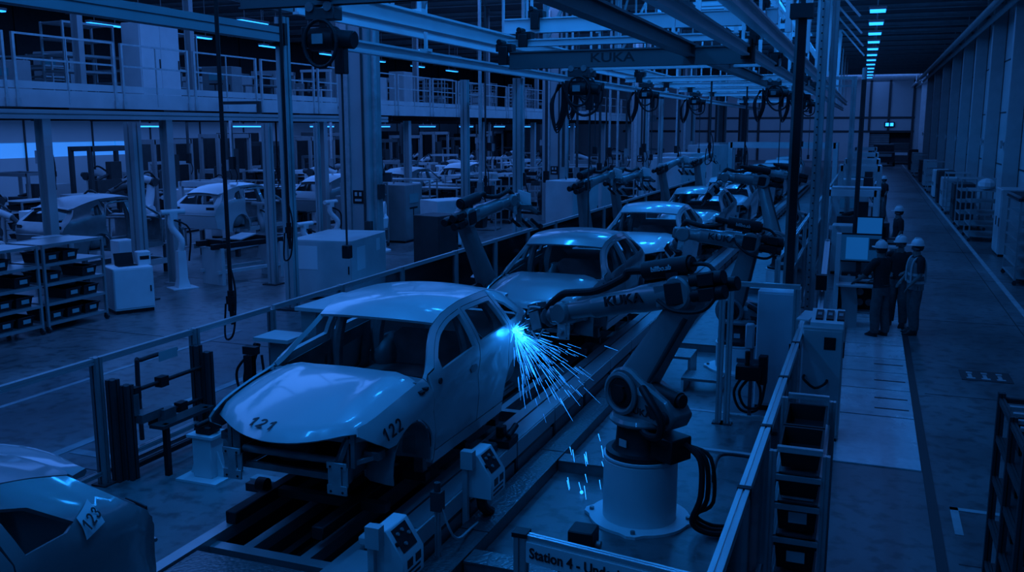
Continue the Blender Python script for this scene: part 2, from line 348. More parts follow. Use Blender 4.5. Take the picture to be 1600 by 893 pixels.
def sx_(y, z):
    w = wd(y); a = zb(y); r = max(zr(y), a+.02)
    if z <= a:
        v = z/a; x = w-.07*max(0, .55-v)**1.5*2
        x -= .018*math.exp(-((v-.70)/.09)**2)
        x -= .02*max(0, v-.93)/.07
        if y < 1.25: x -= .03*max(0, v-.86)/.14
        return x
    t = min(1.1, (z-a)/(r-a)); w -= .02 + (.03 if y < 1.25 else 0)
    return w+(xt(y)-w)*(t**1.25 if y > 1.25 else t**1.6)
def cdt(outline, holes, step, fn):
    pts = [V(p) for p in outline]; ed = [(i, (i+1) % len(outline)) for i in range(len(outline))]
    for h in holes:
        o = len(pts); pts += [V(p) for p in h]; ed += [(o+i, o+(i+1) % len(h)) for i in range(len(h))]
    def inside(p, q):
        c = False
        for i in range(len(q)):
            a, b_ = q[i], q[i-1]
            if (a[1] > p[1]) != (b_[1] > p[1]) and p[0] < (b_[0]-a[0])*(p[1]-a[1])/(b_[1]-a[1])+a[0]: c = not c
        return c
    xs = [p[0] for p in outline]; ys_ = [p[1] for p in outline]
    def dist(p, q):
        m = 9
        for i in range(len(q)):
            a, b_ = V(q[i-1]), V(q[i]); d = b_-a; L = d.length_squared; t_ = max(0, min(1, (p-a).dot(d)/L)) if L else 0
            m = min(m, (a+d*t_-p).length)
        return m
    k0 = int(min(xs)/step)-1; k1 = int(max(xs)/step)+2; j0 = int(min(ys_)/step)-1; j1 = int(max(ys_)/step)+2
    for i in range(k0, k1):
        for j in range(j0, j1):
            p = V((i*step+(j % 2)*step/2, j*step))
            if inside(p, outline) and dist(p, outline) > step*.45 and not any(inside(p, h) or dist(p, h) < step*.45 for h in holes): pts.append(p)
    vs, _, fs, *_ = G.delaunay_2d_cdt(pts, ed, [], 0, 1e-5)
    out = []
    for f in fs:
        c = sum((vs[i] for i in f), V((0, 0)))/len(f)
        if inside(c, outline) and not any(inside(c, h) for h in holes): out.append(f)
    b = B(); b.add([fn(p[0], p[1]) for p in vs], out); return b
def dens(poly, d=.08, close=True):
    out = []
    n = len(poly)
    for i in range(n if close else n-1):
        a, c = V(poly[i]), V(poly[(i+1) % n]); k = max(1, int((c-a).length/d))
        out += [tuple(a+(c-a)*j/k) for j in range(k)]
    return out
def arc(cy, cz, r, a0, a1, n=14): return [(cy+r*cos(R(a0+(a1-a0)*i/n)), cz+r*sin(R(a0+(a1-a0)*i/n))) for i in range(n+1)]
def top(y0, y1, off, n=14): return [(y0+(y1-y0)*i/n, zr(y0+(y1-y0)*i/n)-off) for i in range(n+1)]
def beltl(y0, y1, off, n=8): return [(y0+(y1-y0)*i/n, zb(y0+(y1-y0)*i/n)+off) for i in range(n+1)]
AF, AR, ARR = (.72, .33), (3.42, .33), .405
P_FENDER = dens([(-.02, .80), (.12, .70), (.30, .60)]+arc(*AF, ARR, 138, -18)[0:]+[(1.15, .22), (1.165, .5), (1.145, .9), (1.115, 1.0)]+[(1.115-1.0*i/8, zr(1.115-1.0*i/8)-.006) for i in range(9)]+[(.02, .862)], .09)
P_FDOOR = dens([(1.18, .305), (2.212, .30), (2.26, .8), (2.30, 1.11), (2.265, zr(2.265)-.066)]+list(reversed(top(1.31, 2.265, .066)))[1:]+[(1.2, 1.05), (1.155, .92)], .09)
H_FDOOR = dens([(1.40, zb(1.4)+.012)]+beltl(1.5, 2.22, .012)+[(2.20, zr(2.2)-.105)]+list(reversed(top(1.46, 2.20, .105)))[1:], .09)
P_RDOOR = dens([(2.23, .30), (2.99, .30), (3.0, .42)]+[(AR[0]+(ARR+.02)*cos(R(a)), AR[1]+(ARR+.02)*sin(R(a))) for a in (160, 145, 130)]+[(3.19, .85), (3.2, 1.18), (3.10, zr(3.1)-.066)]+list(reversed(top(2.28, 3.10, .066)))[1:]+[(2.315, 1.11), (2.275, .8)], .09)
H_RDOOR = dens([(2.37, zb(2.4)+.012)]+beltl(2.5, 3.13, .012)+[(3.04, zr(3.04)-.11)]+list(reversed(top(2.34, 3.04, .105)))[1:], .09)
P_QUART = dens([(3.0, .29), (3.015, .40)]+[(AR[0]+ARR*cos(R(a)), AR[1]+ARR*sin(R(a))) for a in range(160, -26, -12)]+[(4.36, .36), (4.42, .7), (4.41, .88), (4.32, 1.02), (4.13, 1.16), (3.88, zr(3.88)-.004)]+list(reversed(top(3.12, 3.88, .004)))[1:]+[(3.21, 1.18), (3.205, .85), (3.17, .70)]+[(AR[0]+(ARR+.012)*cos(R(a)), AR[1]+(ARR+.012)*sin(R(a))) for a in (130, 145, 160)]+[(2.995, .42)], .09)
H_QUART = dens([(3.29, zb(3.28)+.03), (3.58, zb(3.6)+.03), (3.66, zb(3.67)+.06), (3.45, zr(3.45)-.13), (3.24, zr(3.22)-.11)], .08)
P_RAIL = dens(top(1.125, 3.115, .004, 24)+list(reversed(top(1.32, 3.11, .06, 20)))+[(1.20, 1.06), (1.125, 1.02)], .09)
P_SILL = dens([(1.16, .165), (3.0, .165), (2.985, .285), (1.18, .292)], .1)
def yf(x): return -.20+.36*(abs(x)/.82)**2.1
def zhood(x, y):
    e = .84*min(1, abs(x)/.84); t = (y-yf(x))/(1.16-yf(x)); t = max(0, min(1, t)); u = abs(x)/.83
    zf = .765+.115*u*u; ze = 1.065-.03*u*u
    z = zf+(ze-zf)*(1-(1-t)**1.9)
    z += .02*math.exp(-((u-.62)/.075)**2)*min(1, t*3)*(.4+.6*t)
    return z-.055*max(0, u-.8)/.2*(u > .8)-(.05*(1-t/.06) if t < .06 else 0)
def zroof(x, y):
    u = x/xt(y); return zr(y)+.06*(1-u*u)
def add_digits(t, part, s, o, ux, uy, size, label=None, shear=0): return number(s, size, 'ink', basis(o, ux, uy) @ (Mx.Shear('XZ', 4, (shear, 0)) if 0 else Mx.Identity(4)), part, label)
def car(label, loc, paint, rz=0, cat='car body', group=None, detail=True, doors=True, hood=True):
    t = T('car_body', label, cat, loc, rz, group)
    for s in (1, -1):
        f = lambda y, z: (s*sx_(y, z), y, z)
        if doors:
            O('front_fender', cdt(P_FENDER, [], .09, f), paint, t, 50, sol=.02)
            d = O('front_door', cdt(P_FDOOR, [H_FDOOR], .09, f), paint, t, 50, sol=.045)
            O('door_handle', B().prism([(.0, .02), (.05, .06), (.16, .05), (.19, .01), (.12, -.03), (.03, -.02)], (s*(sx_(2.05, .90)+.001), 2.02, .89), (0, 1, 0), (0, 0, 1), .008*s), 'inner', d)
            O('mirror_socket', B().cyl((s*(sx_(1.3, .98)-.01), 1.3, .975), (s*(sx_(1.3, .98)+.006), 1.3, .975), .032, n=14), 'cavity', d)
            d = O('rear_door', cdt(P_RDOOR, [H_RDOOR], .09, f), paint, t, 50, sol=.045)
            O('vent_slot', B().box(min(s*.85, s*.942), max(s*.85, s*.942), .93, 1.0, .925, .955).box(min(s*.85, s*.942), max(s*.85, s*.942), 1.02, 1.08, .94, .97), 'cavity', t)
            b = B().loft([[(s*(sx_(y, zb(y)*.98)-q), y, zb(y)*.98+z_) for q, z_ in ((.05, 0), (.16, .01), (.17, -.03), (.05, -.03))] for y in (1.4, 1.8, 2.2)], True)
            O('door_liner', cdt(dens([(1.25, .32), (2.18, .32), (2.24, 1.05), (1.35, .98)], .1), [dens([(1.5, .75), (1.95, .78), (2.0, .5), (1.6, .45)], .1), dens([(2.05, .9), (2.15, .9), (2.13, .6), (2.06, .62)], .1), [(1.34, .42), (1.42, .42), (1.42, .58), (1.34, .58)]], .15, lambda y, z: (s*(sx_(y, z)-.09), y, z)), 'inner', t, sol=.015)
            O('door_liner', cdt(dens([(2.3, .32), (2.98, .32), (3.15, .8), (3.15, 1.1), (2.34, 1.05)], .1), [dens([(2.45, .9), (2.95, .95), (2.9, .6), (2.5, .5)], .1), [(2.4, .38), (2.5, .38), (2.48, .46), (2.4, .46)]], .15, lambda y, z: (s*(sx_(y, z)-.09), y, z)), 'inner', t, sol=.015)
        O('quarter_panel', cdt(P_QUART, [H_QUART], .09, f), paint, t, 50, sol=.03)
        O('roof_rail', cdt(P_RAIL, [], .08, f), paint, t, 50, sol=.05)
        O('sill', cdt(P_SILL, [], .1, f), paint, t, 50, sol=.08)
        if not doors:
            O('center_pillar', B().loft([[(s*(sx_(y, z)-q), y+w_, z) for q, w_ in ((.02, -w), (.02, w), (.10, w*.6), (.10, -w*.6))] for y, z, w in ((2.25, .2, .13), (2.24, .5, .09), (2.27, 1.05, .07), (2.27, 1.5, .06))]), paint, t)
            O('door_opening_flange', B().tube([(s*(sx_(y, z)-.03), y, z) for y, z in ((1.2, .3), (1.17, .6), (1.2, 1.0), (1.5, 1.22), (1.8, 1.4), (2.2, 1.46), (2.9, 1.45), (3.1, 1.3), (3.2, 1.1), (3.18, .8), (3.0, .5), (2.98, .3))], .025, 6, 3), paint, t)
        # wheel arches, pillar inner, inner rear house
        for c, nm in ((AF, 'arch_liner'), (AR, 'arch_liner')):
            b = B(); n = 14; rr = ARR-.015
            b.loft([[(s*(sx_(c[0], .5)-.03-q), c[0]+rr*k*cos(pi*i/n*1.16-.25), c[1]+rr*k*sin(pi*i/n*1.16-.25)) for i in range(n+1)] for q, k in ((0, 1), (.1, .985), (.26, .93), (.33, .8))], False)
            b.add([(s*(sx_(c[0], .5)-.36), c[0]+rr*.8*cos(a), c[1]+rr*.8*sin(a)) for a in [pi*i/n*1.16-.25 for i in range(n+1)]], [tuple(range(n+1))])
            O(nm, b, 'inner', t, 50, sol=.012)
        O('rear_wheel_house', B().ball((s*.72, 3.42, .62), .36, 16, (.55, 1, .8)), 'inner', t, 60)
        O('inner_pillar', B().tube([(s*.80, 2.28, .3), (s*.82, 2.28, .7), (s*.79, 2.29, 1.1), (s*.67, 2.28, 1.48)], lambda q: .075-.02*q, 8, 5), 'inner', t)
        O('inner_pillar', B().tube([(s*.80, 3.2, .4), (s*.80, 3.2, .9), (s*.75, 3.25, 1.2), (s*.62, 3.15, 1.46)], lambda q: .085-.02*q, 8, 5), 'inner', t)
    ro = dens([(x, 1.735-.06*(1-(x/.68)**2)) for x in [-.675+1.35*i/10 for i in range(11)]]+[(xt(y)-.003, y) for y in (1.9, 2.2, 2.6, 3.0, 3.5, 3.9)]+[(.5, 3.99), (0, 4.02), (-.5, 3.99)]+[(-xt(y)+.003, y) for y in (3.9, 3.5, 3.0, 2.6, 2.2, 1.9)], .12)
    O('roof', cdt(ro, [], .12, lambda x, y: (x, y, zroof(x, y))), paint, t, 50, sol=.03)
    O('roof_header', B().loft([[(x, 1.76+q-.06*(1-(x/.68)**2), zr(1.76)+.04*(1-(x/.68)**2)-z_) for q, z_ in ((0, .012), (.1, .0), (.12, .06), (.03, .05))] for x in [-.66+.22*i for i in range(7)]]), paint, t)
    b = B()
    for y in (2.3, 2.9): b.loft([[(x, y+q, zroof(x, y)-.05-z_) for q, z_ in ((-.05, 0), (.05, 0), (.04, .03), (-.04, .03))] for x in [-.62+.31*i for i in range(5)]])
    O('roof_bow', b, 'inner', t)
    # tail
    ye = curve([(.36, 4.36), (.7, 4.42), (.88, 4.41), (1.02, 4.32), (1.16, 4.13), (1.37, 3.88)]); hw = lambda z: sx_(ye(z), z)-.002
    yt_ = lambda u, z: ye(z)+.13*(1-abs(u)**2.4)
    tg = cdt(dens([(-1, .36), (1, .36), (1, .8), (1, 1.1), (1, 1.35), (.5, 1.395), (-.5, 1.395), (-1, 1.35), (-1, 1.1), (-1, .8)], .12), [dens([(-.78, 1.08), (.78, 1.08), (.82, 1.29), (.4, 1.33), (-.4, 1.33), (-.82, 1.29)], .12)], .12, lambda u, z: (u*hw(z), yt_(u, z), z))
    O('tailgate', tg, paint, t, 50, sol=.03)
    for s in (1, -1):
        O('tail_lamp_recess', B().loft([[(s*hw(.95)*q, yt_(q, .95)+.006, z) for z in (.86, 1.0)] for q in (.62, .72, .82, .92)], False), 'cavity', t, sol=.01)
    O('rear_bumper_edge', B().tube([(u*hw(.78)*1.005, yt_(u, .78)+.01, .78-.02*abs(u)) for u in [-1+.125*i for i in range(17)]], .014, 6), paint, t)
    O('roof_spoiler', B().loft([[(u*.62, 3.93+q, zroof(u*.62, 3.95)+z_) for q, z_ in ((0, .0), (.10, .012), (.19-.08*u*u, -.01), (.17-.08*u*u, -.035), (0, -.03))] for u in [-1+.2*i for i in range(11)]]), paint, t, 40)
    # floor, bulkheads
    b = B().box(-.8, .8, 1.1, 3.9, .28, .31).box(-.13, .13, 1.1, 2.8, .31, .45).box(-.8, .8, 2.72, 2.82, .31, .56).box(-.8, .8, 2.82, 3.9, .5, .56).box(-.78, .78, 1.55, 1.63, .31, .37)
    O('floor_pan', b, 'inner', t)
    O('fire_wall', B().box(-.8, .8, 1.05, 1.1, .28, .93).box(-.82, .82, 1.06, 1.16, .90, 1.0), 'inner', t)
    O('dash_beam', B().tube([(-.78, 1.42, .9), (-.3, 1.45, .92), (.3, 1.45, .92), (.78, 1.42, .9)], .035, 8, 3), 'inner', t)
    b = B().prism([(-.62, 0), (.62, 0), (.62, .36), (.5, .45), (-.5, .45), (-.62, .36)], (0, 3.25, .56), (1, 0, 0), (0, .2, 1), .03)
    O('seat_bulkhead', b, 'inner', t)
    if hood:
        n = 18; ho = dens([(-.80+1.6*i/n, yf(-.80+1.6*i/n)) for i in range(n+1)]+[(.822, .4), (.826, .8), (.824, 1.1), (.7, 1.135), (.4, 1.165), (0, 1.175), (-.4, 1.165), (-.7, 1.135), (-.824, 1.1), (-.826, .8), (-.822, .4)], .12)
        h = O('hood', cdt(ho, [], .075, lambda x, y: (x, y, zhood(x, y))), paint, t, 60, sol=.02)
    else: h = None
    O('cowl', B().loft([[(x, 1.19+q-.05*(x/.8)**2, 1.05-.03*(x/.8)**2+z_) for q, z_ in ((0, -.03), (.14, -.05), (.14, -.09), (0, -.1))] for x in [-.82+.205*i for i in range(9)]]), 'inner', t)
    # nose structure
    for s in (1, -1):
        O('front_rail', B().box(s*.56-.055, s*.56+.055, .0, 1.06, .33, .46), 'steel', t, bev=.008)
        pl = O('crash_plate', B().prism([(-.1, -.15), (.1, -.15), (.1, -.06), (.045, -.06), (.045, .09), (.1, .09), (.1, .15), (-.1, .15), (-.1, .09), (-.045, .09), (-.045, -.06), (-.1, -.06)], (s*.56, -.02, .38), (1, 0, 0), (0, 0, 1), -.02).box(s*.56-.1, s*.56-.045, -.0, .02, .30, .48).box(s*.56+.045, s*.56+.1, -.0, .02, .30, .48), 'galv' if paint != 'inner' else 'inner', t, bev=.004)
        b = B()
        for a, c in ((-.06, -.12), (.06, -.12), (-.06, .11), (.06, .11)): b.cyl((s*.56+a, -.024, .38+c), (s*.56+a, .0, .38+c), .012, n=8)
        O('bolt_hole', b, 'cavity', pl)
        O('lamp_bracket', B().beam((s*.52, .02, .42), (s*.60, .12, .72), .07, .05).beam((s*.60, .12, .70), (s*.86, .34, .72), .08, .05).box(s*.78-.08, s*.78+.08, .22, .34, .5, .58).beam((s*.62, .15, .48), (s*.84, .3, .54), .09, .05), 'steel', t, bev=.006)
        O('strut_tower', B().lathe([(.2, 0), (.19, .22), (.15, .30), (.06, .32)], (s*.62, .72, .55), n=16), 'inner', t)
        O('lamp_cavity', B().box(s*.72-.14, s*.72+.14, .34, .40, .55, .80), 'cavity', t)
        O('inner_apron', B().box(s*.66-.02, s*.66+.02, .1, 1.05, .45, .80), 'inner', t)
    O('radiator_frame', B().box(-.62, .62, .10, .16, .68, .74).box(-.62, .62, .12, .16, .30, .36).box(-.62, -.56, .1, .16, .3, .74).box(.56, .62, .1, .16, .3, .74).cyl((-.5, .1, .5), (.5, .1, .5), .035), 'inner', t)
    O('engine_bay_floor', B().box(-.45, .45, .2, 1.05, .30, .34).ball((-.1, .3, .50), .16, 12, (1.6, .8, 1)), 'dark', t)
    t['hood_name'] = h.name if h else ''
    return t
c1 = car('pale primed car body marked 121 and 122, being welded in front', (-4.80, 6.76, .55), 'paint_light')
hd = bpy.data.objects[c1['hood_name']]
fd = [c for c in c1.children if c.name.startswith('front_fender')][0]
n0 = V((-.3, -.09, 0)); hz = lambda x, y: V((x, y, zhood(x, y)+.003))
add_digits(c1, hd, '121', hz(-.17, -.06), hz(.0, -.06)-hz(-.3, -.02), hz(-.17, .06)-hz(-.17, -.1), .17, shear=.2, label='black number 121 on the hood edge')
fs = lambda y, z: V((sx_(y, z)+.004, y, z))
add_digits(c1, fd, '122', fs(.34, .765), fs(.55, .80)-fs(.2, .74), fs(.34, .84)-fs(.34, .70), .17, label='black number 122 on the fender')
c0 = car('grey painted car body marked 123 with its tail toward the fence', (-5.02, .12, .55), 'paint_grey')
qp = [c for c in c0.children if c.name.startswith('quarter_panel')][0]
lb = O('number_label', B().loft([[fs(3.68+.17*a, 1.115+.035*a+q)+V((.012, 0, .004)) for q in (0, .03, .065, .095, .125)] for a in (0, .2, .4, .6, .8, 1)], False), 'paper', qp, sol=.002, label='white square label with the number 123')
o_ = fs(3.76, 1.20); add_digits(c0, qp, '123', o_+V((.019, 0, .008)), fs(3.84, 1.22)-fs(3.68, 1.185), fs(3.76, 1.25)-fs(3.76, 1.14), .105, label='black number 123 on the label')
for o in (c0, c1): del o['hood_name']
GREY = {'pale_primer_paint': M['paint_grey']}; GI = {}
skip1 = ('number_mark',)
CARS = [(1, 'grey car body right behind the pale body marked 121', 1), (2, 'bright primed car body, third on the line', 0), (3, 'grey car body with a bulging front door, fourth on the line', 1), (4, 'bright car body, fifth on the line', 0), (5, 'pale car body, sixth on the line', 0), (6, 'grey car body, seventh on the line', 1), (7, 'bright car body, eighth on the line', 0), (8, 'farthest pale car body on the line under the gantry', 0)]
c_far = None
for k, lab, g in CARS:
    dup(c1, (-4.80, 6.76+6.55*k, .55), 0, lab, swap=GREY if g else None, skip=('number_mark',)+(('bolt_hole', 'vent_slot', 'door_handle', 'mirror_socket', 'rear_wheel_house', 'roof_bow') if k > 2 else ()), group='car bodies along the main line')
c1['group'] = 'car bodies along the main line'
# ---------------------------------------------------------------- conveyor under the line
def conveyor():
    t = T('line_conveyor', 'long chain conveyor that carries the line of car bodies', 'conveyor', (-4.6, 1.5, 0), w=True); y0, y1 = 1.5, 66
    O('side_rail', B().box(-5.36, -5.24, y0, y1, .30, .42), 'alu', t); O('side_rail', B().box(-4.00, -3.86, y0, y1, .30, .42), 'alu', t)
    O('support_beam', B().box(-5.34, -5.27, y0, y1, .02, .30), 'dark', t)
    for x in (-4.95, -4.36): O('inner_track', B().box(x-.05, x+.05, 6.3, y1, .22, .33), 'alu', t)
    O('drive_chain', B().box(-4.70, -4.62, 5.7, y1, .2, .26), 'black', t)
    for i in range(26): O('cross_member', B().box(-5.26, -3.98, 6.22+2.3*i, 6.34+2.3*i, .22, .36), 'alu', t)
    O('tread_plate', B().box(-5.22, -4.05, 5.0, 6.05, .36, .40), 'tread', t)
    O('drip_tray', B().box(-5.25, -3.9, y0, y1, .03, .06), 'black', t)
    b = B()
    for i in range(44):
        y = 5.4+1.37*i
        O('side_panel', B().box(-3.60, -3.56, y, y+1.33, .29, .46), 'pale' if i < 30 else 'grey', t) if i < 30 else None
        b.box(-3.62, -3.57, y, y+1.28, .1, .24); O('leg', B().box(-3.70, -3.56, y+1.3, y+1.37, .0, .28), 'dark', t) if i < 30 else None
    O('lower_panel', b, 'grey', t)
    O('top_cover', B().box(-3.84, -3.56, y0, 6.4, .44, .49).box(-3.78, -3.58, 7.0, y1, .42, .47), 'alu', t)
    O('cable_channel', B().box(-3.85, -3.62, y0, y1, .1, .14), 'black', t)
    O('sensor_block', B().box(-3.9, -3.74, 6.5, 6.8, .47, .56), 'pale', t, bev=.02)
    O('sensor_block', B().box(-3.82, -3.64, 8.9, 9.1, .47, .58), 'dark', t, bev=.02)
conveyor()
for k in range(0, 10):
    y = 6.76+6.55*k if k < 9 else .12
    who = ['pale body marked 121', 'grey body behind the body marked 121', 'third body on the line', 'fourth body on the line', 'fifth body on the line', 'sixth body on the line', 'seventh body on the line', 'eighth body on the line', 'farthest body on the line', 'grey body marked 123'][k]
    t = T('carrier_skid', 'dark steel skid carrying the '+who, 'skid', (-4.8 if k < 9 else -5.02, y, .42), 0, 'skids under the car bodies')
    for s in (-1, 1): O('runner', B().box(s*.46-.06, s*.46+.06, -.2, 4.1, .0, .12), 'black', t, bev=.01)
    for yy in (.45, 1.3, 2.3, 3.2): O('crossbar', B().box(-.78, .78, yy, yy+.1, .03, .11), 'dark', t)
    for s in (-1, 1):
        for yy in (1.3, 2.9): O('body_support', B().box(s*.7-.05, s*.7+.05, yy, yy+.1, .12, .31).box(s*.7-.09, s*.7+.09, yy-.04, yy+.14, .30, .33), 'steel', t)
    O('buffer', B().cyl((-.60, .42, .14), (-.50, .42, .14), .07), 'black', t)
def ctrl_box(y, label):
    t = T('control_box', label, 'control box', (-3.42, y, 0))
    sh = [(-.14, .42), (.17, .42), (.17, .66), (.0, .92), (-.14, .92)]
    O('housing', B().prism(sh, (0, -.2, 0), (1, 0, 0), (0, 0, 1), -.4), 'white', t, bev=.01)
    n = V((.26, 0, .17)).normalized(); d = V((-.17, 0, .26)).normalized(); c = V((.085, 0, .79))
    def pl(u0, u1, v0, v1, h0, h1):
        return B().loft([[c+V((0, u, 0))+d*v+n*h for u, v in ((u0, v0), (u1, v0), (u1, v1), (u0, v1))] for h in (h0, h1)])
    O('button_panel', pl(-.14, .12, -.10, .13, 0, .006), 'black', t)
    for u, v in ((-.09, .07), (0, .08), (.07, .02), (-.05, -.04)): O('push_button', B().cyl(c+V((0, u, 0))+d*v+n*.005, c+V((0, u, 0))+d*v+n*.022, .018, n=10), 'grey', t)
    O('emergency_stop', B().cyl(c+V((0, -.165, 0))+n*.0, c+V((0, -.165, 0))+n*.035, .022, n=12), 'black', t)
    for u in (-.08, .08): O('vent', B().box(.17, .176, u-.05, u+.05, .56, .64), 'dark', t)
    O('slot', B().box(.17, .175, -.16, .12, .46, .48).box(.17, .175, -.16, .12, .51, .53), 'dark', t)
    O('bracket', B().box(-.16, -.10, -.26, -.2, .02, .9).box(-.16, -.02, -.3, -.2, .78, .98), 'pale', t)
    O('conduit', B().tube([(0, -.1, .42), (.02, -.1, .3), (.03, .06, .18), (-.02, .24, .1)], .06, 10, 4), 'rubber', t)
    t.scale = (.9,)*3; return t
ctrl_box(6.32, 'grey desk-shaped control box on the conveyor side, nearest the camera')
ctrl_box(8.18, 'grey desk-shaped control box on the conveyor side beside the body marked 121')
t = T('sensor_post', 'short clamp post with cable on the conveyor side between the two control boxes', 'sensor post', (-3.45, 7.15, 0))
O('post', B().prof((0, 0, 0), (0, 0, .72), .045), 'alu', t); O('sensor', B().box(-.05, .05, -.05, .05, .6, .78).cyl((0, 0, .78), (0, 0, .86), .03), 'dark', t)
O('cable', B().tube([(.04, 0, .62), (.12, .12, .3), (.05, .7, .16), (.0, 1.6, .05)], .012, 6, 6), 'pale', t)
t = T('clamp_unit', 'black steel clamp on the conveyor edge below the sill of the body marked 121', 'clamp', (-3.66, 9.35, .47), w=True)
O('clamp_body', B().box(-3.80, -3.55, 9.2, 9.5, .47, .56).box(-3.75, -3.66, 9.3, 9.42, .56, .68).cyl((-3.58, 9.24, .6), (-3.58, 9.5, .66), .035), 'black', t, bev=.01)
# cable duct with tread cover and its branches
t = T('cable_duct', 'long tread plate covered cable duct running beside the conveyor', 'cable duct', (-3.45, 6, 0), w=True)
for i in range(11): O('cover', B().box(-3.52, -3.22, 5.4+2.4*i, 7.78+2.4*i, .13, .15), 'tread', t)
O('channel', B().box(-3.51, -3.23, 5.4, 31.8, 0, .13), 'steel', t)
for i, (y, x1) in enumerate(((7.3, -2.35), (10.05, -2.35), (16.6, -1.9), (23, -1.9))):
    t = T('branch_duct', ['tread plate branch duct behind the station sign', 'tread plate branch duct leading to the large robot pedestal', 'branch duct leading to the second robot from the sign', 'branch duct leading to the third robot from the sign'][i], 'cable duct', (-3, y, 0), w=True)
    O('cover', B().box(-3.21, x1, y-.13, y+.13, .12, .14), 'tread', t); O('channel', B().box(-3.21, x1, y-.12, y+.12, 0, .12), 'steel', t)
# ---------------------------------------------------------------- robots
def robot(name_label, base, zp, sh, el, wr, tip, tool='gun', pl_label=None, s=1.0, words=True, hose=True, plinth='white', side=1, pr=.38):
    """articulated robot in hall coordinates: base (x, y) on a plinth of height zp, shoulder, elbow, wrist and tool points"""
    bx, by = base; sh, el, wr, tip = map(V, (sh, el, wr, tip))
    if zp > .1:
        p = T('robot_pedestal', pl_label, 'pedestal', (bx, by, 0))
        O('drum', B().lathe([(pr*s, .03), (pr*s, zp-.05), (pr*s*.985, zp-.045), (pr*s*.985, zp-.02), (pr*s*1.02, zp-.02), (pr*s*1.02, zp)], n=40), plinth, p)
        O('floor_flange', B().prism([((pr+(.14 if i % 10 > 1 else .19))*s*cos(2*pi*i/40), (pr+(.14 if i % 10 > 1 else .19))*s*sin(2*pi*i/40)) for i in range(40)], (0, 0, 0), (1, 0, 0), (0, 1, 0), .03), plinth, p)
        for i in range(4): a = pi/2*i+.1; O('anchor_bolt', B().cyl(((pr+.12)*s*cos(a), (pr+.12)*s*sin(a), .03), ((pr+.12)*s*cos(a), (pr+.12)*s*sin(a), .06), .025*s, n=8), 'steel', p)
    t = T('welding_robot' if tool == 'gun' else 'handling_robot', name_label, 'robot', (bx, by, zp), w=True)
    d = V((tip.x-bx, tip.y-by, 0)).normalized(); n = V((d.y, -d.x, 0))*side; Z = V((0, 0, 1)); o = V((bx, by, zp))
    # base and turning column
    O('base', B().lathe([(.36*s, 0), (.36*s, .05*s), (.30*s, .06*s), (.26*s, .12*s), (.245*s, .34*s), (.27*s, .36*s)], o, n=32), 'black', t)
    O('base_flange', B().prism([(.34*s*cos(2*pi*i/12), .34*s*sin(2*pi*i/12)) for i in range(12)], o, (1, 0, 0), (0, 1, 0), .035), 'dark', t)
    O('connection_box', B().obox_(o-d*.42*s+n*.05+Z*.18*s, d, n, .22*s, .3*s, .26*s) if 0 else B().beam(o-d*.26*s+Z*.17*s, o-d*.54*s+Z*.17*s, .3*s, .24*s), 'black', t, bev=.01)
    O('type_plate', B().beam(o+n*.262*s+Z*.16*s, o+n*.27*s+Z*.16*s, .10*s, .075*s), 'pale', t)
    zc = o.z+.36*s; zs = sh.z
    sp = (sh-o).dot(d)
    # casting: round cheek at the shoulder with a tail towards the rear
    r = .26*s; hz_ = zs-zc; poly = []
    for i in range(15): a = R(-70+ 200*i/14+40); poly.append((sp+r*cos(a)*1.0, hz_+r*sin(a)))
    poly = [(sp+r*cos(R(a)), hz_+r*sin(R(a))) for a in range(-65, 131, 13)]
    poly += [(-.14*s, hz_+.15*s), (-.44*s, hz_+.03*s), (-.56*s, hz_-.12*s), (-.48*s, hz_-.27*s), (-.26*s, 0.03), (-.22*s, 0), (.18*s, 0), (.2*s, .03)]
    cp = V((bx, by, zc))
    w = .30*s
    O('turning_column', B().prism(poly, cp-n*w*.5, d, Z, w*(1 if d.cross(Z).dot(n) > 0 else -1)).lathe([(.33*s, -.02*s), (.33*s, .045*s), (.29*s, .06*s)], cp, n=28), 'robot', t, bev=.025*s)
    for q in (1, -1):
        O('shoulder_ring', B().lathe([(.22*s, 0), (.22*s, .02*s), (.19*s, .035*s), (.165*s, .02*s), (.165*s, .0)], sh+n*q*w*.5, n*q, n=28), 'robot', t)
        m_ = O('shoulder_motor', B().lathe([(.15*s, 0), (.145*s, .01*s), (.09*s, .015*s), (.085*s, .05*s), (.0, .055*s)], sh+n*q*w*.5, n*q, n=20).beam(sh+n*q*(w*.5+.02*s)+Z*.06*s-d*.06*s, sh+n*q*(w*.5+.02*s)+Z*.06*s+d*.06*s, .05*s, .05*s), 'black', t)
    O('tail_window', B().prism([(-.18*s, hz_-.06*s), (-.33*s, hz_-.08*s), (-.36*s, hz_-.15*s), (-.30*s, hz_-.19*s), (-.22*s, hz_-.16*s)], cp+n*(w*.5+.004), d, Z, .004), 'cavity', t)
    O('drive_motor', B().cyl(sh-d*.16*s+Z*.08*s-n*.03, sh-d*.62*s+Z*.03*s-n*.03, .085*s, n=16).cyl(sh-d*.62*s+Z*.03*s-n*.03, sh-d*.66*s+Z*.03*s-n*.03, .07*s, n=16), 'black', t)
    O('rear_cover', B().cyl(cp-d*.43*s+Z*(hz_-.14*s)+n*.0, cp-d*.43*s+Z*(hz_-.14*s)+n*.2*s, .07*s, n=16), 'dark', t)
    O('warning_sticker', B().prism([(-.03*s, 0), (.06*s, 0), (.06*s, .075*s), (-.03*s, .075*s)], cp+d*(sp-.25*s)+Z*(hz_+.02*s)+n*(w*.5+.003), d, Z, .002), 'card', t)
    if words: text('lettering', 'KUKA', .10*s, 'ink', basis(cp+d*(sp-.22*s)+Z*(hz_-.15*s)+n*(w*.5+.006), Z.cross(n), Z), t, .001, .001, sx=1.25, label='black lettering on the turning column')
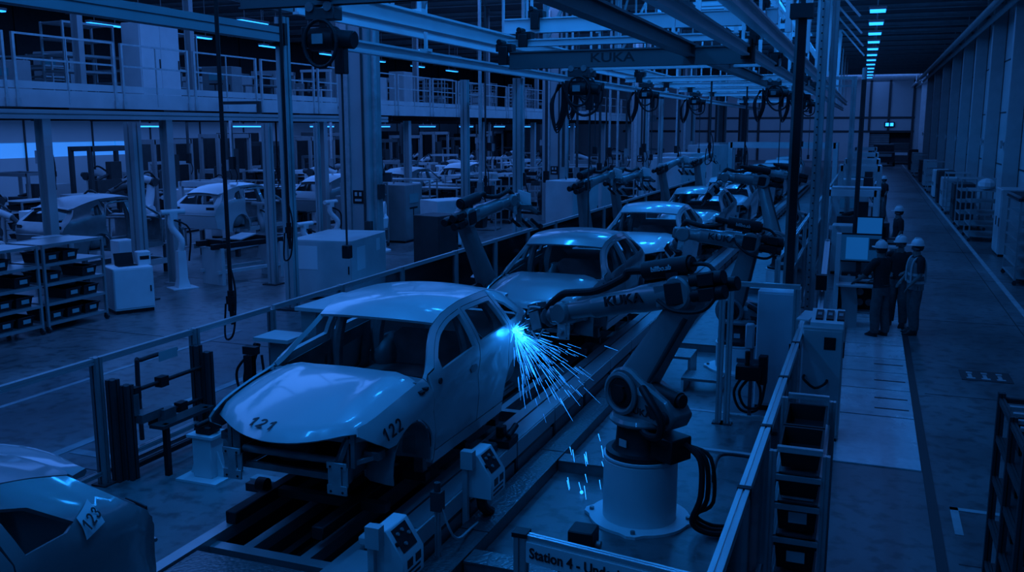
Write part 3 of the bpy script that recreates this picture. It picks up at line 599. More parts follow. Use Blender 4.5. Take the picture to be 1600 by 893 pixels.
    # lower arm
    a0 = sh+n*.0; u = (el-sh).normalized(); q = u.cross(n).normalized()
    def sec(p, wq, wn): return [p+q*a*wq/2+n*c*wn/2 for a, c in ((-1, -.7), (-.7, -1), (.7, -1), (1, -.7), (1, .7), (.7, 1), (-.7, 1), (-1, .7))]
    L = (el-sh).length
    O('lower_arm', B().loft([sec(sh-u*.12*s, .2*s, .17*s), sec(sh, .42*s, .22*s), sec(sh+u*L*.22, .37*s, .22*s), sec(sh+u*L*.6, .31*s, .2*s), sec(el-u*.12*s, .29*s, .2*s), sec(el, .30*s, .2*s), sec(el+u*.12*s, .16*s, .16*s)]), 'robot', t, 40)
    O('arm_rod', B().cyl(sh+q*.16*s+u*.1+n*.07*s, el+q*.12*s-u*.15*s+n*.07*s, .03*s, n=10), 'dark', t) if side < 0 else None
    # forearm
    f = (wr-el).normalized(); g = f.cross(n).normalized(); g = g if g.z > 0 else -g; LF = (wr-el).length
    e0 = el+g*.06*s+n*.05*s
    O('elbow_housing', B().lathe([(.15*s, -.15*s), (.17*s, -.13*s), (.17*s, .13*s), (.15*s, .15*s)], e0, n, n=24).beam(e0-f*.22*s, e0+f*.3*s, .26*s, .26*s), 'robot', t, bev=.03*s)
    O('elbow_cover', B().beam(e0+n*.14*s-f*.1*s, e0+n*.14*s+f*.12*s, .05*s, .22*s, up=g), 'black', t, bev=.01)
    O('forearm', B().lathe([(.14*s, 0), (.14*s, LF*.25), (.125*s, LF*.3), (.115*s, LF*.62), (.12*s, LF*.63), (.115*s, LF*.65), (.095*s, LF*.7), (.09*s, LF*.86), (.0, LF*.87)], e0+f*.12*s, (wr+g*.06*s*0-e0).normalized(), n=24), 'robot', t, 40)
    for k_, (gg, nn) in enumerate(((.10, .09), (-.04, .1), (.02, -.1))):
        O('wrist_motor', B().cyl(e0-f*.15*s+g*gg*s+n*nn*s, e0-f*.50*s+g*gg*s+n*nn*s, .07*s, n=14).beam(e0-f*.25*s+g*gg*s+n*nn*s, e0-f*.42*s+g*gg*s+n*nn*s, .15*s, .12*s), 'black', t, bev=.006)
    if words: text('lettering', 'KUKA', .145*s, 'ink', basis(e0+f*LF*.40+n*.147*s, (f*-1 if f.cross(g).dot(n) < 0 else f), g), t, .012, .002, sx=1.2, label='black lettering on the forearm')
    wj = wr
    O('wrist', B().lathe([(.10*s, -.12*s), (.125*s, -.1*s), (.125*s, .1*s), (.10*s, .12*s)], wj, n, n=24).beam(wj+f*-.05*s, wj+f*.18*s, .16*s, .18*s), 'robot', t, bev=.02*s)
    O('lifting_eye', B().prism([(-.05*s, 0), (.05*s, 0), (.05*s, .16*s), (-.05*s, .16*s)], wj+n*.1*s-g*.26*s, f, g, .02).cyl(wj+n*.08*s-g*.19*s, wj+n*.13*s-g*.19*s, .03*s), 'galv', t)
    h_ = (tip-wj).normalized()
    O('wrist_flange', B().lathe([(.09*s, .16*s), (.10*s, .18*s), (.10*s, .24*s), (.07*s, .25*s), (.07*s, .30*s), (.11*s, .31*s), (.11*s, .35*s)], wj, h_, n=20), 'steel', t)
    p0 = wj+h_*.34*s
    if tool == 'gun':
        gun = O('weld_gun', B().beam(p0, p0+h_*.14*s, .2*s, .24*s).beam(p0+h_*.12*s+g*.07*s, p0+h_*.40*s+g*.09*s, .09*s, .09*s).beam(p0+h_*.12*s-g*.10*s, p0+h_*.34*s-g*.09*s, .07*s, .08*s), 'black', t, bev=.008)
        O('transformer', B().beam(p0+h_*.02*s-n*.14*s, p0+h_*.22*s-n*.14*s, .16*s, .2*s).beam(p0+h_*.1*s+g*.16*s, p0+h_*.3*s+g*.16*s, .14*s, .08*s), 'steel', gun, bev=.01)
        O('electrode_arm', B().tube([p0+h_*.38*s+g*.09*s, p0+h_*.48*s+g*.09*s, p0+h_*.54*s+g*.03*s, tip+g*.01], lambda q_: .032*s*(1-.5*q_), 8, 3).tube([p0+h_*.32*s-g*.09*s, p0+h_*.46*s-g*.11*s, p0+h_*.52*s-g*.05*s], lambda q_: .03*s*(1-.4*q_), 8, 3), 'dark', gun)
        O('cooling_hose', B().tube([p0+g*.12*s+n*.1*s, p0+h_*.15*s+g*.16*s+n*.14*s, p0+h_*.3*s+g*.1*s+n*.08*s], .012, 6, 4).tube([p0-g*.12*s+n*.1*s, p0+h_*.12*s-g*.2*s+n*.12*s, p0+h_*.3*s-g*.1*s+n*.06*s], .012, 6, 4), 'pale', gun)
        O('clamp_plate', B().beam(p0+n*.1*s+h_*.04*s, p0+n*.12*s+h_*.2*s, .02*s, .2*s, up=g), 'galv', gun)
    else:
        gun = O('gripper_frame', B().beam(p0-n*.3*s, p0+n*.3*s, .09*s, .09*s).beam(p0-g*.3*s, p0+g*.25*s, .09*s, .09*s).beam(p0+h_*.02-n*.25*s, p0+h_*.42*s-n*.25*s, .07*s, .07*s).beam(p0+h_*.02+n*.25*s, p0+h_*.42*s+n*.25*s, .07*s, .07*s), 'steel', t, bev=.006)
        O('guard_plate', B().prism([(-.2*s, -.05*s), (.2*s, .02*s), (.22*s, .3*s), (-.05*s, .36*s)], p0+h_*.12*s+n*.05, n, g, .012), 'white', gun)
        for k_ in range(5): O('gripper_cylinder', B().cyl(p0+h_*.1*s+n*(-.24+.12*k_)*s-g*.22*s, p0+h_*.46*s+n*(-.24+.12*k_)*s-g*.26*s, .035*s, n=10).beam(p0+h_*.4*s+n*(-.24+.12*k_)*s-g*.24*s, p0+h_*.5*s+n*(-.24+.12*k_)*s-g*.24*s, .09*s, .07*s), 'galv' if k_ % 2 else 'black', gun)
        O('gripper_pad', B().beam(p0+h_*.38*s-n*.3*s, p0+h_*.38*s+n*.3*s, .12*s, .05*s), 'black', gun)
    if hose:
        c0_ = e0+g*.26*s+f*.20*s
        sup = O('hose_carrier', B().cyl(c0_-f*.30*s, c0_+f*.22*s, .095*s, n=18).cyl(c0_-f*.33*s, c0_-f*.30*s, .075*s).beam(c0_-f*.1*s-g*.16*s, c0_-f*.1*s-g*.05*s, .12*s, .2*s), 'black', t)
        O('hose_pack', B().tube([c0_+f*.2*s, c0_+f*.42*s+g*.02, e0+f*LF*.45+g*.22*s, e0+f*LF*.68+g*.13*s, e0+f*LF*.88+g*.14*s, wj+g*.20*s, wj+h_*.22*s+g*.15*s, p0+g*.1*s], .042*s, 10, 5), 'rubber', t)
        O('hose_pack', B().tube([c0_-f*.3*s, c0_-f*.50*s-g*.04, c0_-f*.64*s-g*.24*s+n*.1*s, c0_-f*.52*s-g*.44*s+n*.2*s, c0_-f*.22*s-g*.42*s+n*.22*s, c0_+f*.0*s-g*.3*s+n*.16*s], .021*s, 8, 5), 'rubber', t) if words else None
        O('column_hose', B().tube([sh-d*.3*s+Z*.12*s+n*.16*s, sh-d*.48*s+Z*.04*s+n*.24*s, sh-d*.62*s-Z*.12*s+n*.24*s, sh-d*.60*s-Z*.28*s+n*.24*s, sh-d*.42*s-Z*.33*s+n*.2*s, sh-d*.28*s-Z*.28*s+n*.16*s], .04*s, 10, 5), 'rubber', t)
        if words: text('lettering', 'billbo.ab', .07*s, 'card', basis(c0_-f*.04*s+n*.099*s, (f*-1 if f.cross(g).dot(n) < 0 else f), g), sup, .008, .001, label='white lettering on the hose carrier')
    return t
big = robot('large welding robot on a pale pedestal, its gun sparking at the body marked 121', (-2.02, 9.0), .70, (-2.14, 9.03, 1.34), (-1.56, 8.95, 2.36), (-2.98, 9.45, 2.02), (-3.72, 9.98, 1.70), pl_label='tall pale round pedestal under the large welding robot', side=-1)
# robots down the line
robot('second welding robot on the aisle side, reaching over the third car body', (-1.86, 15.55), .45, (-2.0, 15.5, 1.0), (-1.72, 15.4, 2.10), (-2.80, 15.3, 2.26), (-3.15, 15.6, 1.72), pl_label='pale round pedestal under the second aisle-side robot', side=-1)
robot('third welding robot on the aisle side, beside the fourth car body', (-1.9, 24.0), .5, (-2.1, 24, 1.2), (-2.5, 24.3, 2.6), (-3.4, 24.0, 2.75), (-3.75, 23.8, 2.3), pl_label='pale round pedestal under the third aisle-side robot', side=-1, words=False)
robot('fourth welding robot on the aisle side, beside the fifth car body', (-1.9, 30.5), .5, (-2.1, 30.5, 1.2), (-2.3, 30.8, 2.4), (-3.3, 30.6, 2.6), (-3.7, 30.4, 2.2), pl_label='pale round pedestal under the fourth aisle-side robot', side=-1, words=False)
robot('dark handling robot with a wide gripper behind the roof of the body marked 121', (-6.75, 16.6), .25, (-6.65, 16.2, .95), (-6.85, 15.45, 2.32), (-6.55, 17.0, 2.58), (-6.35, 18.3, 2.05), 'grip', 'low round pedestal under the handling robot', words=False, s=1.05, side=1)
robot('upright robot on the fence side of the third car body', (-6.75, 23.4), .3, (-6.75, 23.2, 1.0), (-6.75, 22.6, 2.5), (-6.4, 23.8, 2.75), (-6.2, 24.7, 2.4), 'grip', 'low round pedestal under the upright robot by the third car body', words=False, side=1, plinth='pale')
robot('bent robot on the fence side of the fourth car body', (-6.8, 27.0), .3, (-6.8, 26.8, 1.0), (-6.8, 26.0, 2.4), (-6.5, 27.6, 2.6), (-6.3, 28.8, 2.2), 'grip', 'low round pedestal under the bent robot by the fourth car body', words=False, side=1, plinth='pale')
robot('robot on the fence side of the fifth car body', (-6.8, 34.0), .3, (-6.8, 33.8, 1.0), (-6.9, 33.0, 2.5), (-6.5, 34.2, 2.8), (-6.3, 35.2, 2.4), 'grip', 'low round pedestal under the robot by the fifth car body', words=False, side=1, hose=False)
robot('robot on the fence side of the sixth car body', (-6.8, 41.0), .3, (-6.8, 40.8, 1.0), (-6.9, 40.2, 2.5), (-6.5, 41.2, 2.8), (-6.3, 42.2, 2.4), 'gun', 'low round pedestal under the robot by the sixth car body', words=False, side=1, hose=False)
# sparks of the weld
wp = V((-3.80, 10.0, 1.64)); b = B(); r_ = random.Random(3)
for i in range(300):
    az = r_.gauss(-.25, .4); el_ = max(-1.35, min(.5, r_.gauss(-.62, .38))); v = V((cos(az)*cos(el_), sin(az)*cos(el_), sin(el_)))
    q0 = abs(r_.gauss(.03, .42)); q1 = q0+r_.uniform(.05, .26); th = r_.choice((.0016, .0022, .003))
    pos = lambda q: wp+v*q+V((0, 0, -.12*q*q))
    if q1 > 1.5 or pos(q1).z < .5 or pos(q0).x < -3.8: continue
    b.beam(pos(q0), pos(q1), th, th, w1=th*.4, h1=th*.4)
for i in range(40):
    a = r_.uniform(0, 2*pi); e_ = r_.uniform(-.9, 1.0); v = V((abs(cos(a)), sin(a), e_)).normalized(); q0 = r_.uniform(.02, .07)
    b.beam(wp+v*q0, wp+v*(q0+r_.uniform(.05, .16)), .005, .005, w1=.002, h1=.002)
for i in range(14):
    p = V((-2.75+r_.gauss(0, .22), 9.6+r_.gauss(0, .25), r_.uniform(.1, .75)))
    b.beam(p, p+V((.03, -.02, -r_.uniform(.06, .16))), .006, .006, w1=.003, h1=.003)
b.ball((-2.75, 9.35, .03), .02)
O('weld_sparks', b, 'spark', label='bright sparks spraying from the weld at the rear door', cat='sparks', kind='stuff')
O('weld_arc', B().ball(wp+V((.02, 0, 0)), .035, 10).ball(wp+V((.07, .03, -.05)), .03, 8).ball(wp+V((.12, .05, -.1)), .022, 8), 'spark_core', label='glowing weld spot on the rear door of the body marked 121', cat='weld spot')
l = bpy.data.lights.new('weld_light', 'POINT'); l.energy = 4.5; l.color = LC; l.shadow_soft_size = .06
o = bpy.data.objects.new('weld_light', l); o.location = wp+V((.12, .02, .0)); COL.objects.link(o)
# ---------------------------------------------------------------- aluminium fences
def fence_post(t, x, y, z1, w=.09, z0=0): O('post', B().prof((x, y, z0), (x, y, z1), w), 'alu', t); O('foot', B().box(x-w, x+w, y-w, y+w, z0, z0+.02), 'dark', t)
t = T('safety_fence', 'bright aluminium safety fence along the aisle in front', 'fence', (-.71, 4.98, 0), w=True)
ys = [4.98, 6.62, 8.15, 9.9, 11.6, 13.6]
for y in ys: fence_post(t, -.71, y, 1.34, .08)
for i in range(5): O('top_rail', B().prof((-.71, ys[i]+.006, 1.37), (-.71, ys[i+1]-.006, 1.37), .085, .07), 'alu_bright', t)
for i in range(5): O('rail_joint', B().box(-.76, -.66, ys[i+1]-.03, ys[i+1]+.03, 1.33, 1.412), 'black', t)
for i in range(5): O('clear_panel', B().box(-.715, -.705, ys[i]+.05, ys[i+1]-.05, .12, 1.3), 'glass', t)
for i in range(5): O('lower_rail', B().prof((-.71, ys[i]+.04, .1), (-.71, ys[i+1]-.04, .1), .045), 'alu', t)
t = T('station_fence', 'low aluminium fence across the front carrying the station sign', 'fence', (-1.4, 5.27, 0), w=True)
fence_post(t, -1.96, 5.3, 1.40, .08)
O('post_cap', B().box(-2.01, -1.91, 5.25, 5.35, 1.40, 1.43), 'black', t)
O('top_rail', B().prof((-1.92, 5.29, 1.40), (-.76, 5.1, 1.40), .05, .045), 'alu_bright', t)
O('lower_rail', B().prof((-1.92, 5.29, .12), (-.76, 5.1, .12), .05), 'alu', t)
t = T('station_sign', 'white sign board reading Station 4 - Underbody Welding', 'sign', (-1.4, 5.24, 1.2), w=True)
O('board', B().beam((-1.91, 5.255, 1.312), (-.77, 5.07, 1.312), .012, .14), 'white', t)
ux = V((1.14, -.185, 0)).normalized()
text('lettering', 'Station 4 - Underbody Welding', .098, 'ink', basis(V((-1.885, 5.24, 1.312)), ux, (0, 0, 1)), t, .001, .0022, 'LEFT', sx=.88)
# fenced cell behind: door frame
t = T('cell_gate', 'tall aluminium gate frame beside the grey enclosure', 'gate', (-1.73, 12.45, 0), w=True)
for x in (-1.73, -1.62, -.78): fence_post(t, x, 12.45, 1.92, .075)
O('top_rail', B().prof((-1.77, 12.45, 1.95), (-.74, 12.45, 1.95), .06), 'alu_bright', t); O('lower_rail', B().prof((-1.6, 12.45, .12), (-.8, 12.45, .12), .05), 'alu', t)
O('clear_panel', B().box(-1.58, -.82, 12.445, 12.455, .16, 1.9), 'glass', t)
def left_fence():
    t = T('safety_fence', 'long aluminium safety fence with clear panels between the line and the left bay', 'fence', (-7.91, 7.7, 0), w=True)
    ys = [3.4, 5.6, 7.72, 9.35, 11.0, 12.9, 15.0, 17.4, 19.6, 21.8, 24.0, 26.5, 29, 32, 35, 38, 42, 46]
    for i, y in enumerate(ys):
        if i > 4 or i in (2, 3): fence_post(t, -7.91, y, 1.48, .1)
        else: fence_post(t, -7.91, y, 1.42, .09)
    for i in range(len(ys)-1):
        O('top_rail', B().prof((-7.91, ys[i]+.05, 1.44), (-7.91, ys[i+1]-.05, 1.44), .055, .07), 'alu_bright', t)
        O('lower_rail', B().prof((-7.91, ys[i]+.05, .14), (-7.91, ys[i+1]-.05, .14), .05), 'alu', t)
        if i != 2: O('clear_panel', B().box(-7.915, -7.905, ys[i]+.05, ys[i+1]-.05, .18, 1.4), 'glass', t)
    O('notice', B().box(-7.895, -7.885, 9.0-.32, 9.0+.0, 1.2, 1.32), 'pale', t, label='pale blank notice on a clear panel')
left_fence()
# clamp fixture between the two tall posts
t = T('clamp_fixture', 'dark tool frame with black clamp arms between two tall aluminium posts', 'fixture', (-7.4, 8.5, 0), w=True)
for x, y, h in ((-7.55, 7.85, 1.2), (-7.45, 7.95, 1.12), (-7.5, 9.2, 1.3), (-7.42, 9.3, 1.2)): O('upright', B().prof((x, y, 0), (x, y, h), .11), 'dark', t)
for z in (.12, .3): O('base_rail', B().prof((-7.5, 7.9, z), (-7.5, 9.25, z), .06), 'alu_bright' if z > .2 else 'dark', t)
for z, y0, y1 in ((1.02, 8.0, 9.2), (.62, 8.3, 9.2)): O('clamp_arm', B().cyl((-7.45, y0, z), (-7.45, y1, z), .025).box(-7.5, -7.38, y0, y0+.1, z-.09, z+.05).box(-7.5, -7.4, y0+.45, y0+.58, z-.06, z+.06), 'black', t)
O('clamp_arm', B().cyl((-7.4, 8.02, .75), (-7.4, 8.02, 1.0), .04).box(-7.5, -7.3, 8.0, 8.35, .66, .76).box(-7.35, -7.25, 8.3, 8.5, .58, .74), 'steel', t)
O('tube_loop', B().tube([(-7.7, 8.4, .3), (-7.7, 8.4, 1.2), (-7.72, 8.5, 1.26), (-7.72, 9.1, 1.26)], .028, 8, 4), 'dark', t)
for x, y in ((-7.15, 8.2), (-7.15, 8.9)): O('leg', B().box(x-.03, x+.03, y-.03, y+.03, 0, .62), 'black', t)
O('shelf', B().box(-7.3, -7.1, 8.1, 9.0, .58, .62), 'dark', t); t.location.x -= .27
t = T('floor_pedestal', 'short white steel pedestal bolted to the floor beside the nose of the body marked 121', 'pedestal', (-6.95, 8.35, 0))
O('column', B().box(-.13, .13, -.13, .13, .02, .5), 'white', t, bev=.01); O('base_plate', B().box(-.28, .28, -.26, .26, 0, .025), 'white', t)
O('top_plate', B().box(-.18, .18, -.16, .16, .5, .53), 'white', t); O('gusset', B().prism([(0, 0), (.12, 0), (0, .3)], (.13, -.01, .025), (1, 0, 0), (0, 0, 1), .02).prism([(0, 0), (-.12, 0), (0, .3)], (-.13, -.01, .025), (1, 0, 0), (0, 0, 1), .02), 'white', t)
O('clamp_head', B().box(-.1, .1, -.1, .1, .53, .62).cyl((.0, -.2, .66), (0, .2, .66), .03).box(.06, .16, -.06, .06, .58, .74), 'black', t, bev=.01)
# ---------------------------------------------------------------- building columns, mezzanine
ordn = ['nearest', 'second', 'third', 'fourth', 'fifth', 'sixth', 'seventh', 'eighth', 'ninth', 'tenth', 'eleventh', 'twelfth', 'thirteenth', 'fourteenth', 'fifteenth', 'sixteenth', 'seventeenth', 'eighteenth', 'nineteenth', 'twentieth']
for i, y in enumerate((22, 38.5, 54.5, 70, 86, 102)):
    t = T('hall_column', f'massive grey hall column between the line and the mezzanine, {ordn[i]} from the camera', 'column', (-12.7, y, 0), 0, 'massive hall columns')
    O('shaft', B().cbox(-.38, .42, -.38, .38, .0, 9.45, .05).box(-.5, -.38, -.3, .3, 0, 9.4), 'column', t)
    O('cable_tray', B().box(.42, .5, -.16, -.02, 0, 8.8).box(-.3, -.12, -.46, -.38, .6, 8.8), 'galv', t)
    O('conduit', B().cyl((.28, -.42, 1.3), (.28, -.42, 8.6), .03, n=8), 'dark', t)
    O('socket_box', B().box(.3, .5, -.52, -.38, 1.1, 1.55).box(.42, .56, -.1, .2, 2.1, 2.5), 'dark', t, bev=.01)
    O('pictogram_plate', B().box(-.08, .24, -.40, -.385, 2.0, 2.35), 'black', t)
    O('pictogram', B().box(-.02, .05, -.41, -.40, 2.2, 2.3).box(.11, .18, -.41, -.40, 2.2, 2.3).box(-.02, .18, -.41, -.40, 2.06, 2.12), 'card', t)
S('floor_gallery', B().box(-31, -16.5, 6, 76, 4.45, 4.55), 'grey')
S('trim_31', B().box(-16.5, -16.42, 6, 76, 4.42, 4.78), 'pale'); S('trim_32', B().box(-16.47, -16.44, 6, 76, 4.80, 4.95), 'pale')
b = B()
for y in range(7, 76, 3): b.ibeam((-31, y, 4.34), (-16.6, y, 4.34), .12, .2, .02)
S('trim_33', b, 'dark')
y = 6.2; k = 0; rails = {}
while y < 75:
    L = (2.7, 2.25, 2.6)[k % 3]; L = min(L, 75.6-y); lab = f'galvanised railing panel on the edge of the mezzanine gallery, {k+1} panels along from the camera'
    if L in rails: dup(rails[L], (-16.43, y, 4.55), 0, lab)
    else:
        t = T('gallery_railing', lab, 'railing', (-16.43, y, 4.55), 0, 'railing panels of the mezzanine gallery'); rails[L] = t
        for q in (0, L): O('railing_post', B().box(-.03, .03, q-.03, q+.03, 0, 1.37).box(-.02, .05, q-.05, q+.05, -.13, .05), 'galv', t)
        O('top_bar', B().box(-.02, .02, 0, L, 1.33, 1.37), 'galv', t); O('middle_bar', B().box(-.01, .015, 0, L, .83, .87), 'galv', t)
        O('center_bar', B().box(-.01, .015, L/2-.015, L/2+.015, -.05, 1.35), 'galv', t)
    y += L+.26; k += 1
for i, y in enumerate((9.5, 15.4, 19.2, 26.5, 32.5, 40, 47, 54, 61, 68)):
    t = T('mezzanine_post', f'slim steel post carrying the mezzanine edge, {ordn[i]} from the camera', 'post', (-16.75, y, 0), 0, 'posts under the mezzanine edge')
    O('shaft', B().ibeam((0, 0, 0), (0, 0, 4.24), .22, .24, .025, up=(1, 0, 0)), 'column', t); O('base_plate', B().box(-.2, .2, -.2, .2, 0, .03), 'column', t)
    if i < 8:
        t = T('roof_post', f'slim steel post rising from the mezzanine to the roof, {ordn[i]} from the camera', 'post', (-17.1, y+1.5, 4.55), 0, 'posts on the mezzanine')
        O('shaft', B().ibeam((0, 0, 0), (0, 0, 4.9), .16, .2, .02, up=(1, 0, 0)), 'column', t); O('base_plate', B().box(-.15, .15, -.15, .15, 0, .03), 'column', t)
# end wall and windows behind the left bay
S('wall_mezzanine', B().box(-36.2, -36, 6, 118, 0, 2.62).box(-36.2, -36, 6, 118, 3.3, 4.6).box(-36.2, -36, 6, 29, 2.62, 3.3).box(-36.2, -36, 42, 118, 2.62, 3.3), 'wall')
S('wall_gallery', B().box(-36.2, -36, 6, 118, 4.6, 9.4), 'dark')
b = B()
for y in range(8, 118, 4): b.box(-36, -35.95, y, y+.08, 0, 9.4)
for z in (4.4, 6.4): b.box(-36, -35.95, 6, 118, z, z+.06)
S('trim_11', b, 'dark')
for i in range(3):
    y = 29+4.3*i; S(f'window_{i+1}', B().box(-36.15, -36.05, y, y+4.2, 2.62, 3.3), 'strip')
# lamps over and under the mezzanine
def strips(items, z, top, grp):
    pa = None
    for x, y, lab in items:
        if pa: dup(pa, (x, y, z), 0, lab); continue
        pa = T('strip_lamp', lab, 'lamp', (x, y, z), 0, grp)
        O('housing', B().box(-.11, .11, -.8, .8, .04, .12).box(-.01, .01, -.5, -.48, .12, top-z).box(-.01, .01, .48, .5, .12, top-z), 'grey', pa); O('tube', B().box(-.09, .09, -.78, .78, 0, .04), 'lamp', pa)
strips([(-20.5-.3*(i % 3), 15+4.4*i, f'lit strip lamp over the mezzanine, {ordn[i]} of the front row') for i in range(11)]+[(-26, 17+5*i, f'lit strip lamp over the mezzanine, {ordn[i]} of the back row') for i in range(9)], 7.6, 9.5, 'strip lamps over the mezzanine')
strips([(-21.5, 24+5*i, f'lit strip lamp under the mezzanine deck, {ordn[i]} from the camera') for i in range(10)], 4.0, 4.45, 'strip lamps under the mezzanine')
strips([(-10.4+.05*i, 26.0+7*i, f'lit strip lamp under the roof left of the crane rails, {ordn[i]} from the camera') for i in range(6)], 8.3, 9.5, 'strip lamps under the roof')
strips([(-5.4, 33+9*i, f'lit strip lamp under the roof above the crane girders, {ordn[i]} from the camera') for i in range(4)], 8.7, 9.5, 'strip lamps above the line')
# daylight panels in the roof
b = B()
for i in range(4): S(f'window_{i+21}', B().box(-7.6, -3.6, 42+5*i, 44.2+5*i, 9.30, 9.36), 'strip')
# ---------------------------------------------------------------- crane system over the line
def rail(label, x, z, y0, y1, m, w=.2, h=.3, post=()):
    t = T('crane_rail', label, 'crane rail', (x, y0, z), w=True)
    O('rail_profile', B().ibeam((x, y0, z), (x, y1, z), w, h, .04), m, t)
    y = y0+3.5
    while y < y1:
        O('hanger', B().box(x-.03, x+.03, y-.03, y+.03, z+h/2, 9.38).box(x-.1, x+.1, y-.1, y+.1, z+h/2, z+h/2+.06), 'crane', t); y += 6.2
    return t
rail('bright crane runway rail along the fence side of the line', -8.0, 5.95, 12.6, 84, 'crane')
rail('bright crane runway rail along the aisle side of the line', -2.1, 5.95, 9, 84, 'crane')
rail('slim lower rail beside the aisle-side crane runway', -2.35, 5.46, 8.6, 84, 'crane', .14, .2)
rail('dark rail running straight over the line toward the far wall', -3.45, 5.5, 7.5, 60, 'crane_dark', .2, .26)
rail('slim lower rail beside the fence-side crane runway', -8.85, 5.45, 14.6, 84, 'crane', .14, .22)
rail('slim upper rail left of the fence-side crane runway', -9.3, 6.0, 14, 60, 'crane', .12, .2)
def girder(label, y, z, x0, x1, m, h=.3, txt=False):
    t = T('crane_girder', label, 'crane girder', ((x0+x1)/2, y, z), w=True)
    O('girder_profile', B().box(x0, x1, y-.05, y+.05, z-h/2, z+h/2).box(x0, x1, y-.1, y+.1, z+h/2-.03, z+h/2).box(x0, x1, y-.1, y+.1, z-h/2, z-h/2+.03), m, t)
    for x in (-7.4, -2.35):
        if x0-.2 < x < x1+.2: O('trolley', B().box(x-.18, x+.18, y-.14, y+.14, z+h/2, z+h/2+.16).cyl((x-.1, y-.16, z+h/2+.2), (x-.1, y+.16, z+h/2+.2), .06, n=10).box(x-.1, x+.1, y-.2, y-.1, z-.1, z+h/2+.1), 'black', t, bev=.01)
    if txt: text('lettering', 'KUKA', .26, 'ink', basis((-5.05, y-.052, z), (1, 0, 0), (0, 0, 1)), t, .003, .004, sx=1.35, label='black lettering on the girder')
girder('dark crane girder with black lettering across the line', 19.0, 5.40, -7.3, -2.2, 'crane_dark', .36, True)
girder('dark crane girder close to the camera at the top of the picture', 12.0, 5.88, -8.9, -2.2, 'crane_dark', .3)
girder('bright crane girder just behind the lettered one', 21.0, 6.32, -8.2, -2.0, 'crane', .34)
girder('slim bright girder between the lettered girder and the rails', 20.2, 5.86, -7.8, -2.2, 'crane', .16)
for i, y in enumerate((24.5, 31.5, 36, 41, 47, 60)): girder(f'bright crane girder over the line behind the lettered one, {ordn[i+1]} of the far row', y, 5.58, -7.9, -2.2, 'crane', .18)
for i, y in enumerate((16, 22.5, 29, 35.5, 42, 48.5, 55)):
    t = T('roof_truss_frame', f'pale steel hanger frame between the roof and the aisle-side crane rail, {ordn[i]} from the camera', 'hanger frame', (-1.9, y, 6), 0, 'pale hanger frames')
    O('hanger', B().box(-.07, .07, -.07, .07, .12, 3.38), 'crane', t); O('brace', B().beam((0, 0, 3.3), (1.3, 0, 1.8), .08, .08).beam((0, .05, .3), (0, 2.2, 3.3), .1, .1), 'crane', t)
    O('hanger', B().box(-2.1, -1.98, -.06, .06, .3, 3.38), 'crane', t); O('brace', B().beam((-2.04, 0, 3.3), (-.1, 0, .4), .07, .07), 'crane', t)
for i, y in enumerate((18, 26, 34)):
    t = T('roof_truss_frame', f'grey braced frame between the roof and the fence-side crane rail, {ordn[i]} from the camera', 'hanger frame', (-8.9, y, 6), 0, 'grey hanger frames')
    O('hanger', B().box(-.06, .06, -.06, .06, .15, 3.38), 'column', t); O('hanger', B().box(1.5, 1.62, -.06, .06, .6, 3.38), 'column', t)
    O('brace', B().beam((0, 0, .4), (1.5, 0, 3.2), .08, .08).beam((0, 0, 1.2), (-.2, 2.8, 3.3), .07, .07), 'column', t)
# profile frame on the left
t = T('profile_gantry', 'large dark profile beam with its tall slotted post at the upper left', 'frame', (-11.85, 17.3, 0), w=True)
O('post', B().prof((-11.85, 17.3, 0), (-11.85, 17.3, 6.3), .22), 'column', t); O('foot', B().box(-12.15, -11.55, 17.0, 17.6, 0, .04), 'dark', t)
O('beam', B().prof((-11.85, 5, 5.92), (-11.85, 17.15, 5.92), .26, .3), 'column', t); O('end_bracket', B().box(-12.05, -11.65, 17.1, 17.2, 5.7, 6.15), 'black', t)
O('upper_beam', B().prof((-11.85, 5, 6.75), (-11.85, 17.6, 6.55), .2, .24), 'column', t)
t = T('service_beam', 'long horizontal profile beam in front of the mezzanine', 'beam', (-15.2, 9, 4.25), w=True)
O('beam', B().prof((-15.2, 8, 4.25), (-15.2, 28, 4.25), .14, .18), 'column', t)
for y in (12.2, 21, 27): O('hanger', B().box(-15.25, -15.15, y-.04, y+.04, 4.34, 4.6).box(-16.45, -15.15, y-.04, y+.04, 4.6, 4.68), 'dark', t)
for i, (x, y, h, w, lab) in enumerate(((-10.7, 24.3, 5.3, .2, 'slim slotted post left of the second hall column'), (-9.0, 24.0, 5.3, .22, 'tall slotted steel post in front of the mezzanine gallery'), (-15.7, 16.9, 4.1, .26, 'slotted post behind the bare car body'), (-14.2, 19.9, 4.1, .2, 'light slotted post beside the rear car body with open doors'), (-13.2, 20.6, 4.1, .12, 'thin tube post left of the massive nearest column'), (-10.5, 33, 5.3, .18, 'slotted post under the crane rail beside the second hall column'), (-9.3, 44, 5.3, .2, 'slotted post beside the third hall column'))):
    t = T('profile_post', lab, 'post', (x, y, 0)); O('shaft', B().prof((0, 0, .02), (0, 0, h), w), 'column', t); O('foot', B().box(-w, w, -w, w, 0, .03), 'dark', t)
